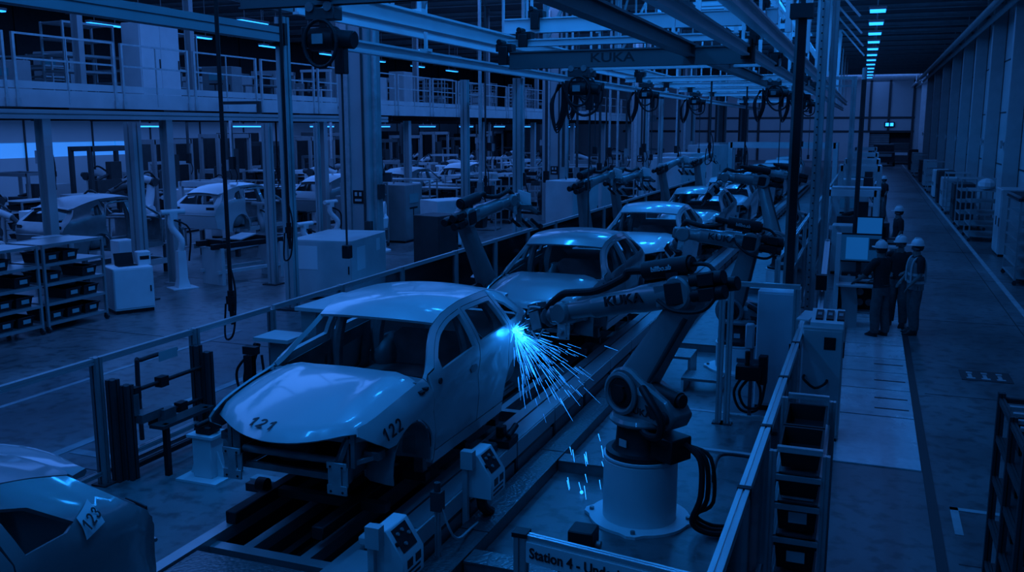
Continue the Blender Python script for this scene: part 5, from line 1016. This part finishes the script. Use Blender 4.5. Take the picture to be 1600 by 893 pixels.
# ---------------------------------------------------------------- the aisle side
t = T('controller_cabinet', 'tall pale control cabinet standing at the end of the bright fence by the aisle', 'cabinet', (-.42, 12.45, 0))
O('body', B().cbox(-.25, .25, -.3, .3, .06, 1.5, .012), 'pale', t); O('plinth', B().box(-.23, .23, -.28, .28, 0, .06), 'black', t); O('door', B().box(-.235, .235, -.318, -.3, .1, 1.46), 'pale', t, bev=.005)
O('window', B().box(.02, .16, -.324, -.318, 1.22, 1.38), 'black', t); O('handle', B().tube([(-.2, -.32, .86), (-.2, -.42, .84), (-.06, -.44, .74), (.06, -.42, .80), (.08, -.32, .82)], .018, 8, 3), 'black', t); O('lock', B().box(.25, .265, -.2, -.1, 1.1, 1.3), 'dark', t)
t = T('operator_keypad', 'pale sloping keypad with four dark modules on top of the control cabinet', 'keypad', (-.38, 12.45, 1.5))
O('case', B().prism([(-.26, 0), (.26, 0), (.26, .14), (-.26, .05)], (-.2, 0, 0), (0, 1, 0), (0, 0, 1), .4), 'white', t)
for k in range(3): O('key_module', B().beam((-.10+.13*k, -.16, .075), (-.10+.13*k, .16, .13), .09, .03), 'black', t); O('key', B().beam((-.10+.13*k, -.05, .11), (-.10+.13*k, .05, .127), .05, .012), 'grey', t)
O('paper_stack', B().beam((-.3, -.2, .06), (-.22, .2, .1), .16, .02), 'paper', t)
cabinet('pale enclosure behind the aluminium gate frame', (-1.08, 13.55, 0), 0, .55, .6, 1.74, 'white', 1, papers=())
t = T('valve_unit', 'black valve block with looped hoses beside the gate frame', 'valve unit', (-1.36, 12.85, 0)); O('stand', B().prof((0, 0, 0), (0, 0, 1.2), .05).box(-.2, .2, -.03, .03, .78, .84), 'steel', t); O('valve_block', B().box(-.2, .15, -.1, .1, .55, .75).cyl((-.05, 0, .75), (-.05, 0, .95), .04).box(.1, .22, -.08, .08, .5, .9), 'black', t, bev=.01)
O('hose_loop', B().tube([(-.1, 0, .6), (-.22, 0, .35), (-.12, 0, .1), (.1, 0, .12), (.14, 0, .4), (.05, 0, .6)], .02, 7, 5).tube([(0, -.05, .6), (-.14, -.05, .38), (-.05, -.05, .16), (.14, -.06, .2), (.2, -.05, .5)], .02, 7, 5), 'rubber', t); O('gauge_box', B().box(-.09, .03, -.1, .0, 1.0, 1.35), 'white', t, bev=.02)
t = T('step_platform', 'larger metal step box on the floor behind the large robot', 'step', (-2.75, 14.6, 0)); O('tread', B().box(-.35, .3, -.3, .3, .38, .42), 'tread', t); O('frame', B().box(-.35, -.31, -.3, .3, 0, .38).box(.26, .3, -.3, .3, 0, .38).box(-.35, .3, .26, .3, .3, .38), 'steel', t)
t = T('step_platform', 'lower metal step box beside the larger step', 'step', (-2.2, 14.05, 0)); O('tread', B().box(-.3, .3, -.25, .25, .18, .22), 'tread', t); O('frame', B().box(-.3, -.26, -.25, .25, 0, .18).box(.26, .3, -.25, .25, 0, .18).box(-.3, .3, .21, .25, .1, .18), 'galv', t)
t = T('floor_guard', 'low bent tube guard on the floor behind the bright fence', 'guard', (-1.25, 10.5, 0)); O('tube', B().tube([(-.2, -.25, .0), (-.2, -.25, .12), (-.2, .2, .16), (.0, .3, .16), (.22, .25, .14), (.22, -.2, .12), (.22, -.2, 0)], .022, 8, 4), 'dark', t)
S('trim_12', B().box(-2.0, -.8, 11.25, 11.33, 0, .02).box(-3.1, -.8, 12.9, 12.98, 0, .006), 'mark')
t = T('cable_bundle', 'thick black cables running from the large robot to the fence', 'cable', (-1.5, 9, 0), w=True)
for k in range(3): O('cable', B().tube([(-1.53, 8.78+.08*k, .92-.03*k), (-1.36+.04*k, 8.7+.06*k, .80), (-1.34+.05*k, 8.66+.08*k, .45-.05*k), (-1.42, 8.7+.1*k, .16), (-1.25, 8.75+.1*k, .05), (-.95, 8.9+.1*k, .04), (-.8, 9.0+.12*k, .04)], .03-.005*k, 8, 5), 'rubber', t)
t = T('junction_block', 'black block on the floor in front of the large robot pedestal', 'junction box', (-2.3, 7.9, 0)); O('case', B().cbox(-.12, .12, -.12, .12, 0, .3, .01), 'black', t); O('gland', B().cyl((.12, 0, .15), (.17, 0, .15), .04), 'steel', t)
# flow rack with tilted bins
fr = T('flow_rack', 'aluminium flow rack with tilted black bins beside the bright fence', 'rack', (-.37, 7.75, 0))
for x in (-.2, .2):
    for y, h in ((-.5, 1.5), (.48, 1.66)): O('upright', B().prof((x, y, 0), (x, y, h), .055), 'alu', fr)
O('top_bar', B().prof((-.17, -.5, 1.52), (.17, -.5, 1.52), .045).prof((-.17, .48, 1.68), (.17, .48, 1.68), .045), 'alu_bright', fr)
FZ = (.12, .45, .78, 1.06, 1.3)
for z in FZ:
    for x in (-.17, .17): O('shelf_rail', B().prof((x, -.48, z), (x, .46, z+.14), .035), 'alu', fr)
    O('front_lip', B().box(-.17, .17, -.55, -.525, z-.02, z+.02), 'alu', fr); O('roller_bed', B().beam((0, -.46, z+.01), (0, .44, z+.145), .3, .015), 'steel', fr)
lv = ['lowest', 'second lowest', 'middle', 'second highest', 'highest']
for i, z in enumerate(FZ):
    for j, y in enumerate((-.26, .2)):
        bt = bin_(f'black tilted bin on the {lv[i]} level of the flow rack, {"front" if j == 0 else "rear"} one', (-.37, 7.75+y, z+.05+(y+.48)*.149), 0, .31, .42, .16 if i > 2 else .24, 'tilted bins in the flow rack', j == 0 and i in (1, 2), R(8.5))
t = T('white_box', 'flat pale box lying in the middle level of the flow rack', 'box', (-.37, 7.42, .78+.30)); O('carton', B().cbox(-.12, .12, -.1, .1, .01, .06, .005), 'card', t); O('lid', B().box(-.125, .125, -.105, .105, .05, .07), 'paper', t)
# dark rack at the right border
fr = T('parts_rack', 'dark slotted rack with black bins at the right border in front', 'rack', (1.7, 8.1, 0))
for x in (-.5, .45):
    for y in (-.75, .0, .72): O('upright', B().prof((x, y, 0), (x, y, 1.72), .06), 'dark', fr)
RZ = (.15, .55, .95, 1.32, 1.66)
for z in RZ:
    for x in (-.5, .45): O('side_rail', B().prof((x, -.72, z), (x, .69, z), .045), 'dark', fr)
    if z < 1.6: O('shelf', B().box(-.47, .42, -.7, .68, z, z+.012), 'dark', fr)
for k in range(6): O('top_slat', B().box(-.47, .42, -.6+.2*k, -.55+.2*k, 1.66, 1.69), 'galv', fr)
O('end_bar', B().prof((-.47, .72, 1.66), (.42, .72, 1.66), .045).prof((-.47, -.75, 1.66), (.42, -.75, 1.66), .045), 'dark', fr)
for i, z in enumerate(RZ[:-1]):
    for j, (x, y) in enumerate(((-.24, .45), (-.24, -.35), (.2, .45), (.2, -.35))): bin_(f'black bin, {["lowest", "second", "third", "fourth"][i]} shelf of the dark rack, {["far aisle", "near aisle", "far wall", "near wall"][j]} side', (1.7+x, 8.1+y, z+.014), R(90), .55, .38, .2, 'bins in the dark rack at the right border', False)
# aluminium frame line between the robots and the aisle
t = T('cell_fence', 'aluminium cell fence between the robots and the aisle workbenches', 'fence', (-1.3, 15, 0), w=True)
ys = [15.0, 17.2, 19.0, 21.5, 24, 26.5, 29.5, 32.5, 36, 40, 45]
for y in ys: fence_post(t, -1.25, y, 1.95, .08)
for i in range(len(ys)-1):
    for z in (1.95, 1.35, .15): O('rail', B().prof((-1.25, ys[i]+.05, z), (-1.25, ys[i+1]-.05, z), .06), 'alu' if z < 1.9 else 'alu_bright', t)
    O('clear_panel', B().box(-1.255, -1.245, ys[i]+.05, ys[i+1]-.05, .2, 1.3), 'glass', t)
t = T('leaning_profile', 'slanted aluminium brace beside the screen console', 'brace', (-.75, 16.3, 0), w=True); O('profile', B().prof((-.62, 15.2, .5), (-.62, 17.6, 1.95), .09).prof((-.62, 17.6, 0), (-.62, 17.6, 2.0), .08).prof((-.62, 15.2, 0), (-.62, 15.2, .6), .08), 'alu_bright', t); O('sensor', B().box(-.72, -.55, 16.2, 16.4, 1.3, 1.55), 'black', t)
# console with screen, benches
t = T('console_desk', 'pale standing console with side panel where three workers stand', 'console', (-.05, 19.75, 0))
O('side_panel', B().prism([(-.35, 0), (.30, 0), (.30, .98), (.05, 1.03), (.05, 1.86), (-.1, 1.92), (-.35, 1.92)], (-.47, 0, 0), (0, 1, 0), (0, 0, 1), .09), 'white', t)
O('pedestal', B().loft([[(-.3*a, -.2, z), (-.3*a+.3, -.2, z), (-.3*a+.3, .2, z), (-.3*a, .2, z)] for a, z in ((1, 0), (1, .5), (1.25, 1.02))]), 'pale', t); O('desk_top', B().prism([(-.42, .87), (.3, .94), (.3, .99), (-.42, .92)], (-.42, 0, 0), (0, 1, 0), (0, 0, 1), .84), 'white', t, bev=.01)
O('lower_shelf', B().box(-.3, .5, -.1, .5, .3, .34), 'pale', t); O('rear_panel', B().box(-.38, .45, .3, .34, .3, 1.5), 'pale', t)
t = T('monitor', 'large lit flat screen on the console in front of the workers', 'monitor', (-.08, 19.85, .97))
O('bezel', B().beam((0, .02, .34), (0, .06, .92), .86, .04, up=(0, 1, 0)), 'black', t); O('stand', B().box(-.05, .05, .06, .1, 0, .5).box(-.15, .15, 0, .2, 0, .02), 'dark', t)
O('display', B().beam((0, -.006, .37), (0, .034, .89), .80, .012, up=(0, 1, 0)), 'screen_dim', t); O('display_window', B().beam((-.05, -.015, .40), (-.05, .024, .84), .42, .008, up=(0, 1, 0)), 'screen', t); O('dark_window', B().beam((.28, -.014, .60), (.28, .024, .82), .2, .008, up=(0, 1, 0)), 'dark', t)
t = T('keyboard', 'black keyboard lying on the console desk', 'keyboard', (.08, 19.55, .945)); O('case', B().beam((-.22, 0, .015), (.22, 0, .015), .16, .02), 'black', t); O('key_field', B().beam((-.2, 0, .03), (.2, 0, .03), .12, .01), 'grey', t)
t = T('instrument_row', 'row of small dark instruments under the large screen', 'instruments', (-.05, 19.93, .97)); O('case', B().box(-.35, .4, -.06, .08, 0, .12), 'dark', t); O('dial', B().cyl((-.2, -.07, .06), (-.2, -.06, .06), .03).cyl((0, -.07, .06), (0, -.06, .06), .03).cyl((.2, -.07, .06), (.2, -.06, .06), .03), 'pale', t)
t = T('parts_magazine', 'dark rack of round parts under the console desk', 'parts drawer', (.1, 20.0, .34)); O('case', B().box(-.25, .2, -.1, .25, 0, .5), 'black', t); O('part', B().cyl((-.12, -.11, .15), (-.12, -.1, .15), .07).cyl((.06, -.11, .15), (.06, -.1, .15), .07).cyl((-.12, -.11, .36), (-.12, -.1, .36), .07), 'steel', t)
bench('pale workbench behind the screen console', (.02, 21.6, 0), 0, 1.1, 1.2, .95, 'pale')
bench('pale workbench with a lit screen halfway along the aisle', (.3, 24.1, 0), 0, 1.2, 1.0, 1.2, 'pale')
t = T('monitor', 'smaller lit screen on the second workbench along the aisle', 'monitor', (.1, 23.9, 1.2)); O('bezel', B().beam((0, .02, .1), (0, .05, .68), .62, .04, up=(0, 1, 0)), 'black', t); O('display', B().beam((0, -.006, .13), (0, .024, .65), .56, .012, up=(0, 1, 0)), 'screen', t); O('stand', B().box(-.04, .04, .05, .09, 0, .3).box(-.14, .14, -.02, .16, 0, .02), 'dark', t)
for i, (x, y, z, w, h, m, lab) in enumerate(((.62, 24.2, 1.2, .3, .16, 'black', 'black device beside the smaller screen'), (.3, 24.45, 1.2, .5, .5, 'dark', 'dark stacked device behind the smaller screen'), (.1, 21.5, .95, .5, .25, 'white', 'white case on the workbench behind the console'), (.35, 21.9, .95, .3, .35, 'dark', 'dark case on the workbench behind the console'), (-.2, 21.9, .95, .3, .5, 'pale', 'pale upright case on the workbench behind the console'))):
    t = T('device_case', lab, 'device', (x, y, z)); O('case', B().cbox(-w/2, w/2, -.15, .15, 0, h, .015), m, t); O('front_panel', B().box(-w*.35, w*.35, -.158, -.15, h*.3, h*.8), 'black' if m != 'black' else 'grey', t)
cabinet('wide pale cabinet in front of the tall machine portal by the aisle', (-.35, 27.2, 0), 0, 1.0, .7, 1.35, 'pale', 1)
portal('pale machine portal with a flat top beside the aisle workbenches', (-.42, 30.2, 0), 0, 1.35, 1.3, 2.15, 'white', .14)
t = T('top_plate', 'bright flat plate lying on the pale portal by the aisle', 'plate', (-.42, 30.2, 2.15)); O('plate', B().box(-.6, .8, -.5, .5, 0, .05), 'white', t); O('edge_strip', B().box(-.6, .8, -.52, -.5, -.0, .07), 'pale', t)
for i, (x, y, k) in enumerate(((-.3, 34, 0), (-.6, 37.5, 1), (-.2, 41, 0), (-.7, 45, 1), (-.4, 50, 0), (-.6, 56, 1), (-.5, 63, 0), (-.4, 71, 1))):
    if k: portal(f'pale machine portal by the aisle beyond the workbenches, {ordn[i//2+1]} along the aisle', (-.3, y, 0), 0, 1.35, 1.5, 2.6, 'pale', .16, 'far portals by the aisle')
    else: cabinet(f'pale equipment cabinet by the aisle beyond the workbenches, {ordn[i//2]} along the aisle', (-.55, y, 0), 0, 1.2, 1.0, 1.9, 'pale', 2, panel=True, grp='far cabinets by the aisle')
portal('wide pale gantry over the far end of the line', (-5.2, 62, 0), 0, 6.4, 1.2, 3.05, 'pale', .28, mid=False)
for i, (x, y, w, h) in enumerate(((-9.6, 52, 2.6, 2.6), (-9.2, 47, 2.2, 2.5), (-9.6, 60, 3.0, 2.9), (-10.4, 68, 3, 2.9))): cabinet(f'large pale machine housing beyond the fence left of the far cars, {ordn[i]} of four', (x, y, 0), R(80), w, 1.6, h, 'pale', 2, grp='far machine housings')
# racks along the wall
def wall_rack(lab, x, y, w, d, h, n, m='alu', m2=None): return rack(lab, (x, y, 0), R(90), w, d, h, n, m, True, True, 'racks along the aisle wall')
rack('pale open rack full of dark bins along the aisle wall, nearest', (4.15, 27.6, 0), R(90), 2.2, 1.0, 2.15, 7, 'alu', True, True, 'racks along the aisle wall')
t = T('rack_cover', 'black cover lying over the nearest rack along the aisle wall', 'cover', (4.15, 27.6, 2.15)); O('sheet', B().cbox(-.56, .56, -1.15, 1.15, .0, .12, .05), 'black', t); O('hem', B().box(-.57, .57, -1.16, 1.16, -.0, .02), 'dark', t)
cabinet('tall pale cabinet between two racks along the aisle wall', (4.3, 33.0, 0), R(-90), 1.4, .8, 2.1, 'pale', 2)
rack('open rack with wrapped goods on top along the aisle wall, behind the tall pale cabinet', (3.95, 37.4, 0), R(90), 2.0, 1.0, 1.8, 5, 'alu', True, True, 'racks along the aisle wall')
t = T('wrapped_goods', 'pale crumpled wrapped goods on top of the second rack along the aisle wall', 'wrapped goods', (3.95, 37.4, 1.82)); O('foil', B().ball((0, -.3, .18), .3, 10, (1, 1.5, .7)).ball((.1, .4, .14), .25, 9, (1, 1.4, .7)), 'paper', t, 20); O('strap', B().box(-.3, .3, -.32, -.28, .0, .4), 'pale', t)
for i, (y, k, h) in enumerate(((41.5, 'r', 2.0), (45, 'd', 1.6), (48.5, 'r', 1.9), (52, 'c', 1.5), (55.5, 'd', 1.7), (59, 'w', 1.6), (64, 'r', 1.9), (70, 'c', 1.8), (76, 'd', 1.6), (83, 'r', 1.8), (90, 'c', 1.8), (98, 'd', 1.9))):
    lab = f'along the aisle wall, {ordn[i+3]} piece from the camera'
    if k == 'r': rack('open rack with dark bins '+lab, (3.9, y, 0), R(90), 2.0, .9, h, 5, 'alu', True, i < 4, 'racks along the aisle wall')
    else: cabinet({'d': 'dark cabinet ', 'c': 'pale cabinet ', 'w': 'white cabinet '}[k]+lab, (3.9, y, 0), R(-90), 1.6, .8, h, {'d': 'dark', 'c': 'pale', 'w': 'white'}[k], 2, grp='cabinets along the aisle wall')
for i, (x, y) in enumerate(((1.3, 106), (3.0, 112))):
    t = T('parked_vehicle', ['dark parked transport truck before the far gate, nearer one', 'dark parked transport truck in the far gate'][i], 'truck', (x, y, 0)); O('body', B().cbox(-1.1, 1.1, -2, 2, .4, 1.5, .1).cbox(-1, 1, -1.6, 0, 1.5, 2.3, .1), 'dark', t)
    for sx__ in (-1, 1):
        for sy__ in (-1.3, 1.3): O('wheel', B().cyl((sx__*1.0, sy__, .4), (sx__*1.15, sy__, .4), .4), 'black', t)
    O('window', B().box(-.8, .8, -2.02, -2, 1.0, 1.3), 'screen_dim' if 0 else 'pale', t)
for i, (y, z, h) in enumerate(((22.0, 2.6, 1.8), (24.8, 3.2, .8))):
    t = T('wall_box', ['large pale wall panel box mounted beside the wall columns near the right border', 'small pale wall box mounted between the wall columns'][i], 'wall box', (5.15, y, z)); O('case', B().cbox(-.15, .14, -.7, .7, 0, h, .02), 'pale', t); O('conduit', B().cyl((-.05, .5, h), (-.05, .5, h+2.5), .04), 'galv', t)
# ---------------------------------------------------------------- people
def skin(name, pts, edges, m, parent, sub=1):
    me = bpy.data.meshes.new(name); me.from_pydata([p[0] for p in pts], edges, []); o = bpy.data.objects.new(name, me); COL.objects.link(o)
    md = o.modifiers.new('skin', 'SKIN'); md.use_smooth_shade = True; o.modifiers.new('sub', 'SUBSURF').levels = sub
    for i, p in enumerate(pts):
        r = p[1]; me.skin_vertices[0].data[i].radius = (r, r) if not isinstance(r, tuple) else r
    me.skin_vertices[0].data[0].use_root = True
    dg = bpy.context.evaluated_depsgraph_get(); dg.update(); m2 = bpy.data.meshes.new_from_object(o.evaluated_get(dg)); bpy.data.objects.remove(o)
    m2.materials.clear(); m2.materials.append(M[m]); m2.polygons.foreach_set('use_smooth', [True]*len(m2.polygons)); m2.name = name
    o = bpy.data.objects.new(name, m2); COL.objects.link(o); o.parent = parent; return o
def person(label, loc, rz, arms, legs=((-.1, 0), (.1, 0)), vest=False, turn=0, fingers=True, k=1.0, lean=0):
    t = T('person', label, 'person', loc, rz, 'workers in white hard hats')
    z = lambda q: q*k
    ly = lambda h: -lean*(h-.9)                                        # facing -Y
    P = []; E = []
    def v(p, r): P.append(((p[0], p[1], p[2]), r)); return len(P)-1
    def e(*a): E.extend(zip(a, a[1:]))
    pel = v((0, 0, .95), .13); wa = v((0, ly(1.1), 1.12), .12); ch = v((0, ly(1.32), 1.32), .14); nk = v((0, ly(1.48), 1.48), .055)
    hb = v((0, ly(1.54)-.01, 1.55), .062); hc = v((0, ly(1.6)-.02, 1.63), .088); ht = v((0, ly(1.7)-.01, 1.72), .075); e(pel, wa, ch, nk, hb, hc, ht)
    c, s = sin(turn), -cos(turn)
    ns = v((c*.1, ly(1.6)+s*.1-.02, 1.62), .018); e(hc, ns); cn = v((c*.07, ly(1.6)+s*.07-.02, 1.555), .035); e(hb, cn)
    for q in (-1, 1): ear = v((q*.09*-s+0, ly(1.6)+q*.09*c-.01, 1.625), .016); e(hc, ear)
    for q, (hx, hy) in zip((-1, 1), legs):
        hp = v((q*.09, .0, .88), .10); kn = v((q*.1+(hx-q*.1)*.4, hy*.5-.02, .48), .07); an = v((hx, hy+.02, .10), .048); ft = v((hx, hy-.12, .05), .04); e(pel, hp, kn, an, ft)
    sh_ = []
    for q, (el, ha) in zip((-1, 1), arms):
        sh = v((q*.19, ly(1.42), 1.42), .062); elv = v(el, .045); wr = v(tuple(V(el).lerp(V(ha), .88)), .032); pm = v(ha, .034); e(ch, sh, elv, wr, pm)
        sh_.append(((q*.19, ly(1.42), 1.42), el, ha))
        d = (V(ha)-V(el)).normalized(); sd = d.cross(V((0, 0, 1))).normalized() if abs(d.z) < .9 else V((0, 1, 0)); dn = V((0, 0, -1)) if abs(d.z) < .9 else V((-q, 0, 0))
        if fingers:
            for j in range(4):
                b_ = V(ha)+sd*(j-1.5)*.02+d*.03; L = (.065, .078, .072, .055)[j]; f1 = v(tuple(b_), .011); f2 = v(tuple(b_+d*L*.6+dn*.008), .009); f3 = v(tuple(b_+d*L+dn*.03), .008); e(pm, f1, f2, f3)
            b_ = V(ha)+sd*.03*q-d*.01; f1 = v(tuple(b_), .012); f2 = v(tuple(b_+sd*.03*q+d*.04), .009); e(pm, f1, f2)
    skin('body', P, E, 'skin', t)
    # clothing
    def ring(cx, cy, zz, a, b_, n=16): return [(cx+a*cos(2*pi*i/n), cy+b_*sin(2*pi*i/n), zz) for i in range(n)]
    sh = B().loft([ring(0, ly(h), h, a, b_) for h, a, b_ in ((.90, .175, .125), (1.0, .175, .125), (1.12, .165, .118), (1.28, .19, .13), (1.40, .205, .12), (1.46, .15, .09), (1.50, .075, .07))])
    for (s0, el, ha) in sh_: sh.tube([(s0[0]*.7, s0[1], 1.41), s0, tuple(V(s0).lerp(V(el), .55)), tuple(V(s0).lerp(V(el), .85))], lambda q_: .082-.018*q_, 10, 4)
    shirt = O('shirt', sh, 'tee', t, 60)
    O('collar', B().tube([(.07*cos(a), ly(1.49)+.07*sin(a)-.005, 1.49-.012*(sin(a) < 0)) for a in [2*pi*i/14 for i in range(15)]], .014, 6), 'tee' if vest else 'dark', shirt)
    tr = B().loft([ring(0, 0, h, a, b_) for h, a, b_ in ((.80, .16, .115), (.88, .182, .13), (.96, .172, .124), (1.0, .165, .12))])
    for q, (hx, hy) in zip((-1, 1), legs): tr.tube([(q*.085, 0, .93), (q*.095, -.005, .75), (q*.1+(hx-q*.1)*.4, hy*.5-.015, .48), (hx, hy+.02, .2), (hx, hy+.015, .09)], lambda q_: .108-.032*q_, 12, 4)
    O('trousers', tr, 'jeans', t, 70)
    O('belt', B().loft([ring(0, 0, .955, .18, .131), ring(0, 0, .99, .176, .129)]), 'shoe', t)
    for q, (hx, hy) in zip((-1, 1), legs): O('work_shoe', B().loft([[(hx+a*cos(2*pi*i/12), hy-.06+b_*sin(2*pi*i/12)-(.0 if zz < .06 else -.04), zz) for i in range(12)] for zz, a, b_ in ((0, .05, .14), (.03, .054, .145), (.07, .05, .11), (.11, .045, .06))]), 'shoe', t)
    hx, hy = 0, ly(1.66)-.012
    O('hair', B().loft([ring(hx, hy+.012, h, a, a*1.12) for h, a in ((1.585, .07), (1.62, .09), (1.68, .097), (1.73, .085))]), 'hair', t)
    hat = O('hard_hat', B().lathe([(.118, 0), (.118, .02), (.112, .05), (.095, .09), (.06, .118), (.0, .128)], (hx, hy, 1.685), n=24).loft([[(hx+(.13 if 1 else 0)*cos(a)*1.0+c*.035*max(0, cos(a-math.atan2(s, c))), hy+.13*sin(a)+s*.07*max(0, cos(a-math.atan2(s, c)))**2, zz) for a in [2*pi*i/24 for i in range(24)]] for zz in (1.68, 1.692)]), 'hat', t, 50)
    O('hat_ridge', B().tube([(hx+c*.1, hy+s*.1, 1.755), (hx+c*.05, hy+s*.05, 1.812), (hx, hy, 1.82), (hx-c*.05, hy-s*.05, 1.812), (hx-c*.1, hy-s*.1, 1.755)], .012, 6, 3), 'hat', hat)
    if vest:
        vb = B().loft([ring(0, ly(h), h, a, b_) for h, a, b_ in ((.86, .195, .145), (1.0, .192, .142), (1.12, .182, .135), (1.28, .203, .145), (1.38, .19, .138), (1.455, .15, .105))], True, False)
        vo = O('safety_vest', vb, 'vest', t, 60, sol=.006)
        for h, a, b_ in ((.98, .197, .147), (1.12, .186, .139)): O('reflective_band', B().loft([ring(0, ly(h), h+q, a+.004, b_+.004) for q in (0, .05)], True, False), 'tape', vo, sol=.003)
        for q in (-1, 1): O('reflective_band', B().tube([(q*.12, ly(1.0)-.135, 1.0), (q*.12, ly(1.28)-.135, 1.28), (q*.13, ly(1.44)-.07, 1.45), (q*.13, ly(1.44)+.07, 1.45), (q*.12, ly(1.28)+.13, 1.28), (q*.12, .14, 1.0)], .02, 6, 3), 'tape', vo)
    t.scale = (k,)*3
    return t
person('worker in black T-shirt and grey trousers typing at the console', (.36, 18.95, 0), R(-130), (((-.27, -.12, 1.12), (-.2, -.40, 1.0)), ((.27, -.2, 1.14), (.18, -.46, 1.0))), ((-.12, .02), (.1, -.03)), k=1.03, lean=.06)
person('worker in dark polo shirt facing the camera between the other two', (.70, 20.1, 0), R(-18), (((-.26, .02, 1.16), (-.12, -.2, 1.08)), ((.26, .02, 1.16), (.13, -.2, 1.1))), ((-.13, .0), (.13, -.05)), k=1.03, turn=-.3)
person('worker in pale safety vest standing nearest the aisle, looking at the screen', (.98, 19.45, 0), R(-72), (((-.26, -.03, 1.15), (-.2, -.22, .95)), ((.26, -.02, 1.15), (.2, -.2, .93))), ((-.11, .03), (.11, -.03)), vest=True, k=1.04)
person('worker in black shirt standing alone at the second workbench', (.84, 27.2, 0), R(-75), (((-.26, .0, 1.16), (-.24, -.12, .9)), ((.26, .0, 1.16), (.24, -.14, .9))), k=1.05)
person('far worker in dark shirt near the aisle, right one of the far pair', (.66, 44.0, 0), R(-60), (((-.26, .0, 1.16), (-.24, -.12, .9)), ((.26, .0, 1.16), (.24, -.14, .9))), fingers=False, k=1.05)
person('far worker in dark clothes, left one of the far pair', (.36, 40.5, 0), R(20), (((-.26, .0, 1.16), (-.2, -.2, 1.0)), ((.26, .0, 1.16), (.2, -.2, 1.0))), fingers=False, k=1.03)
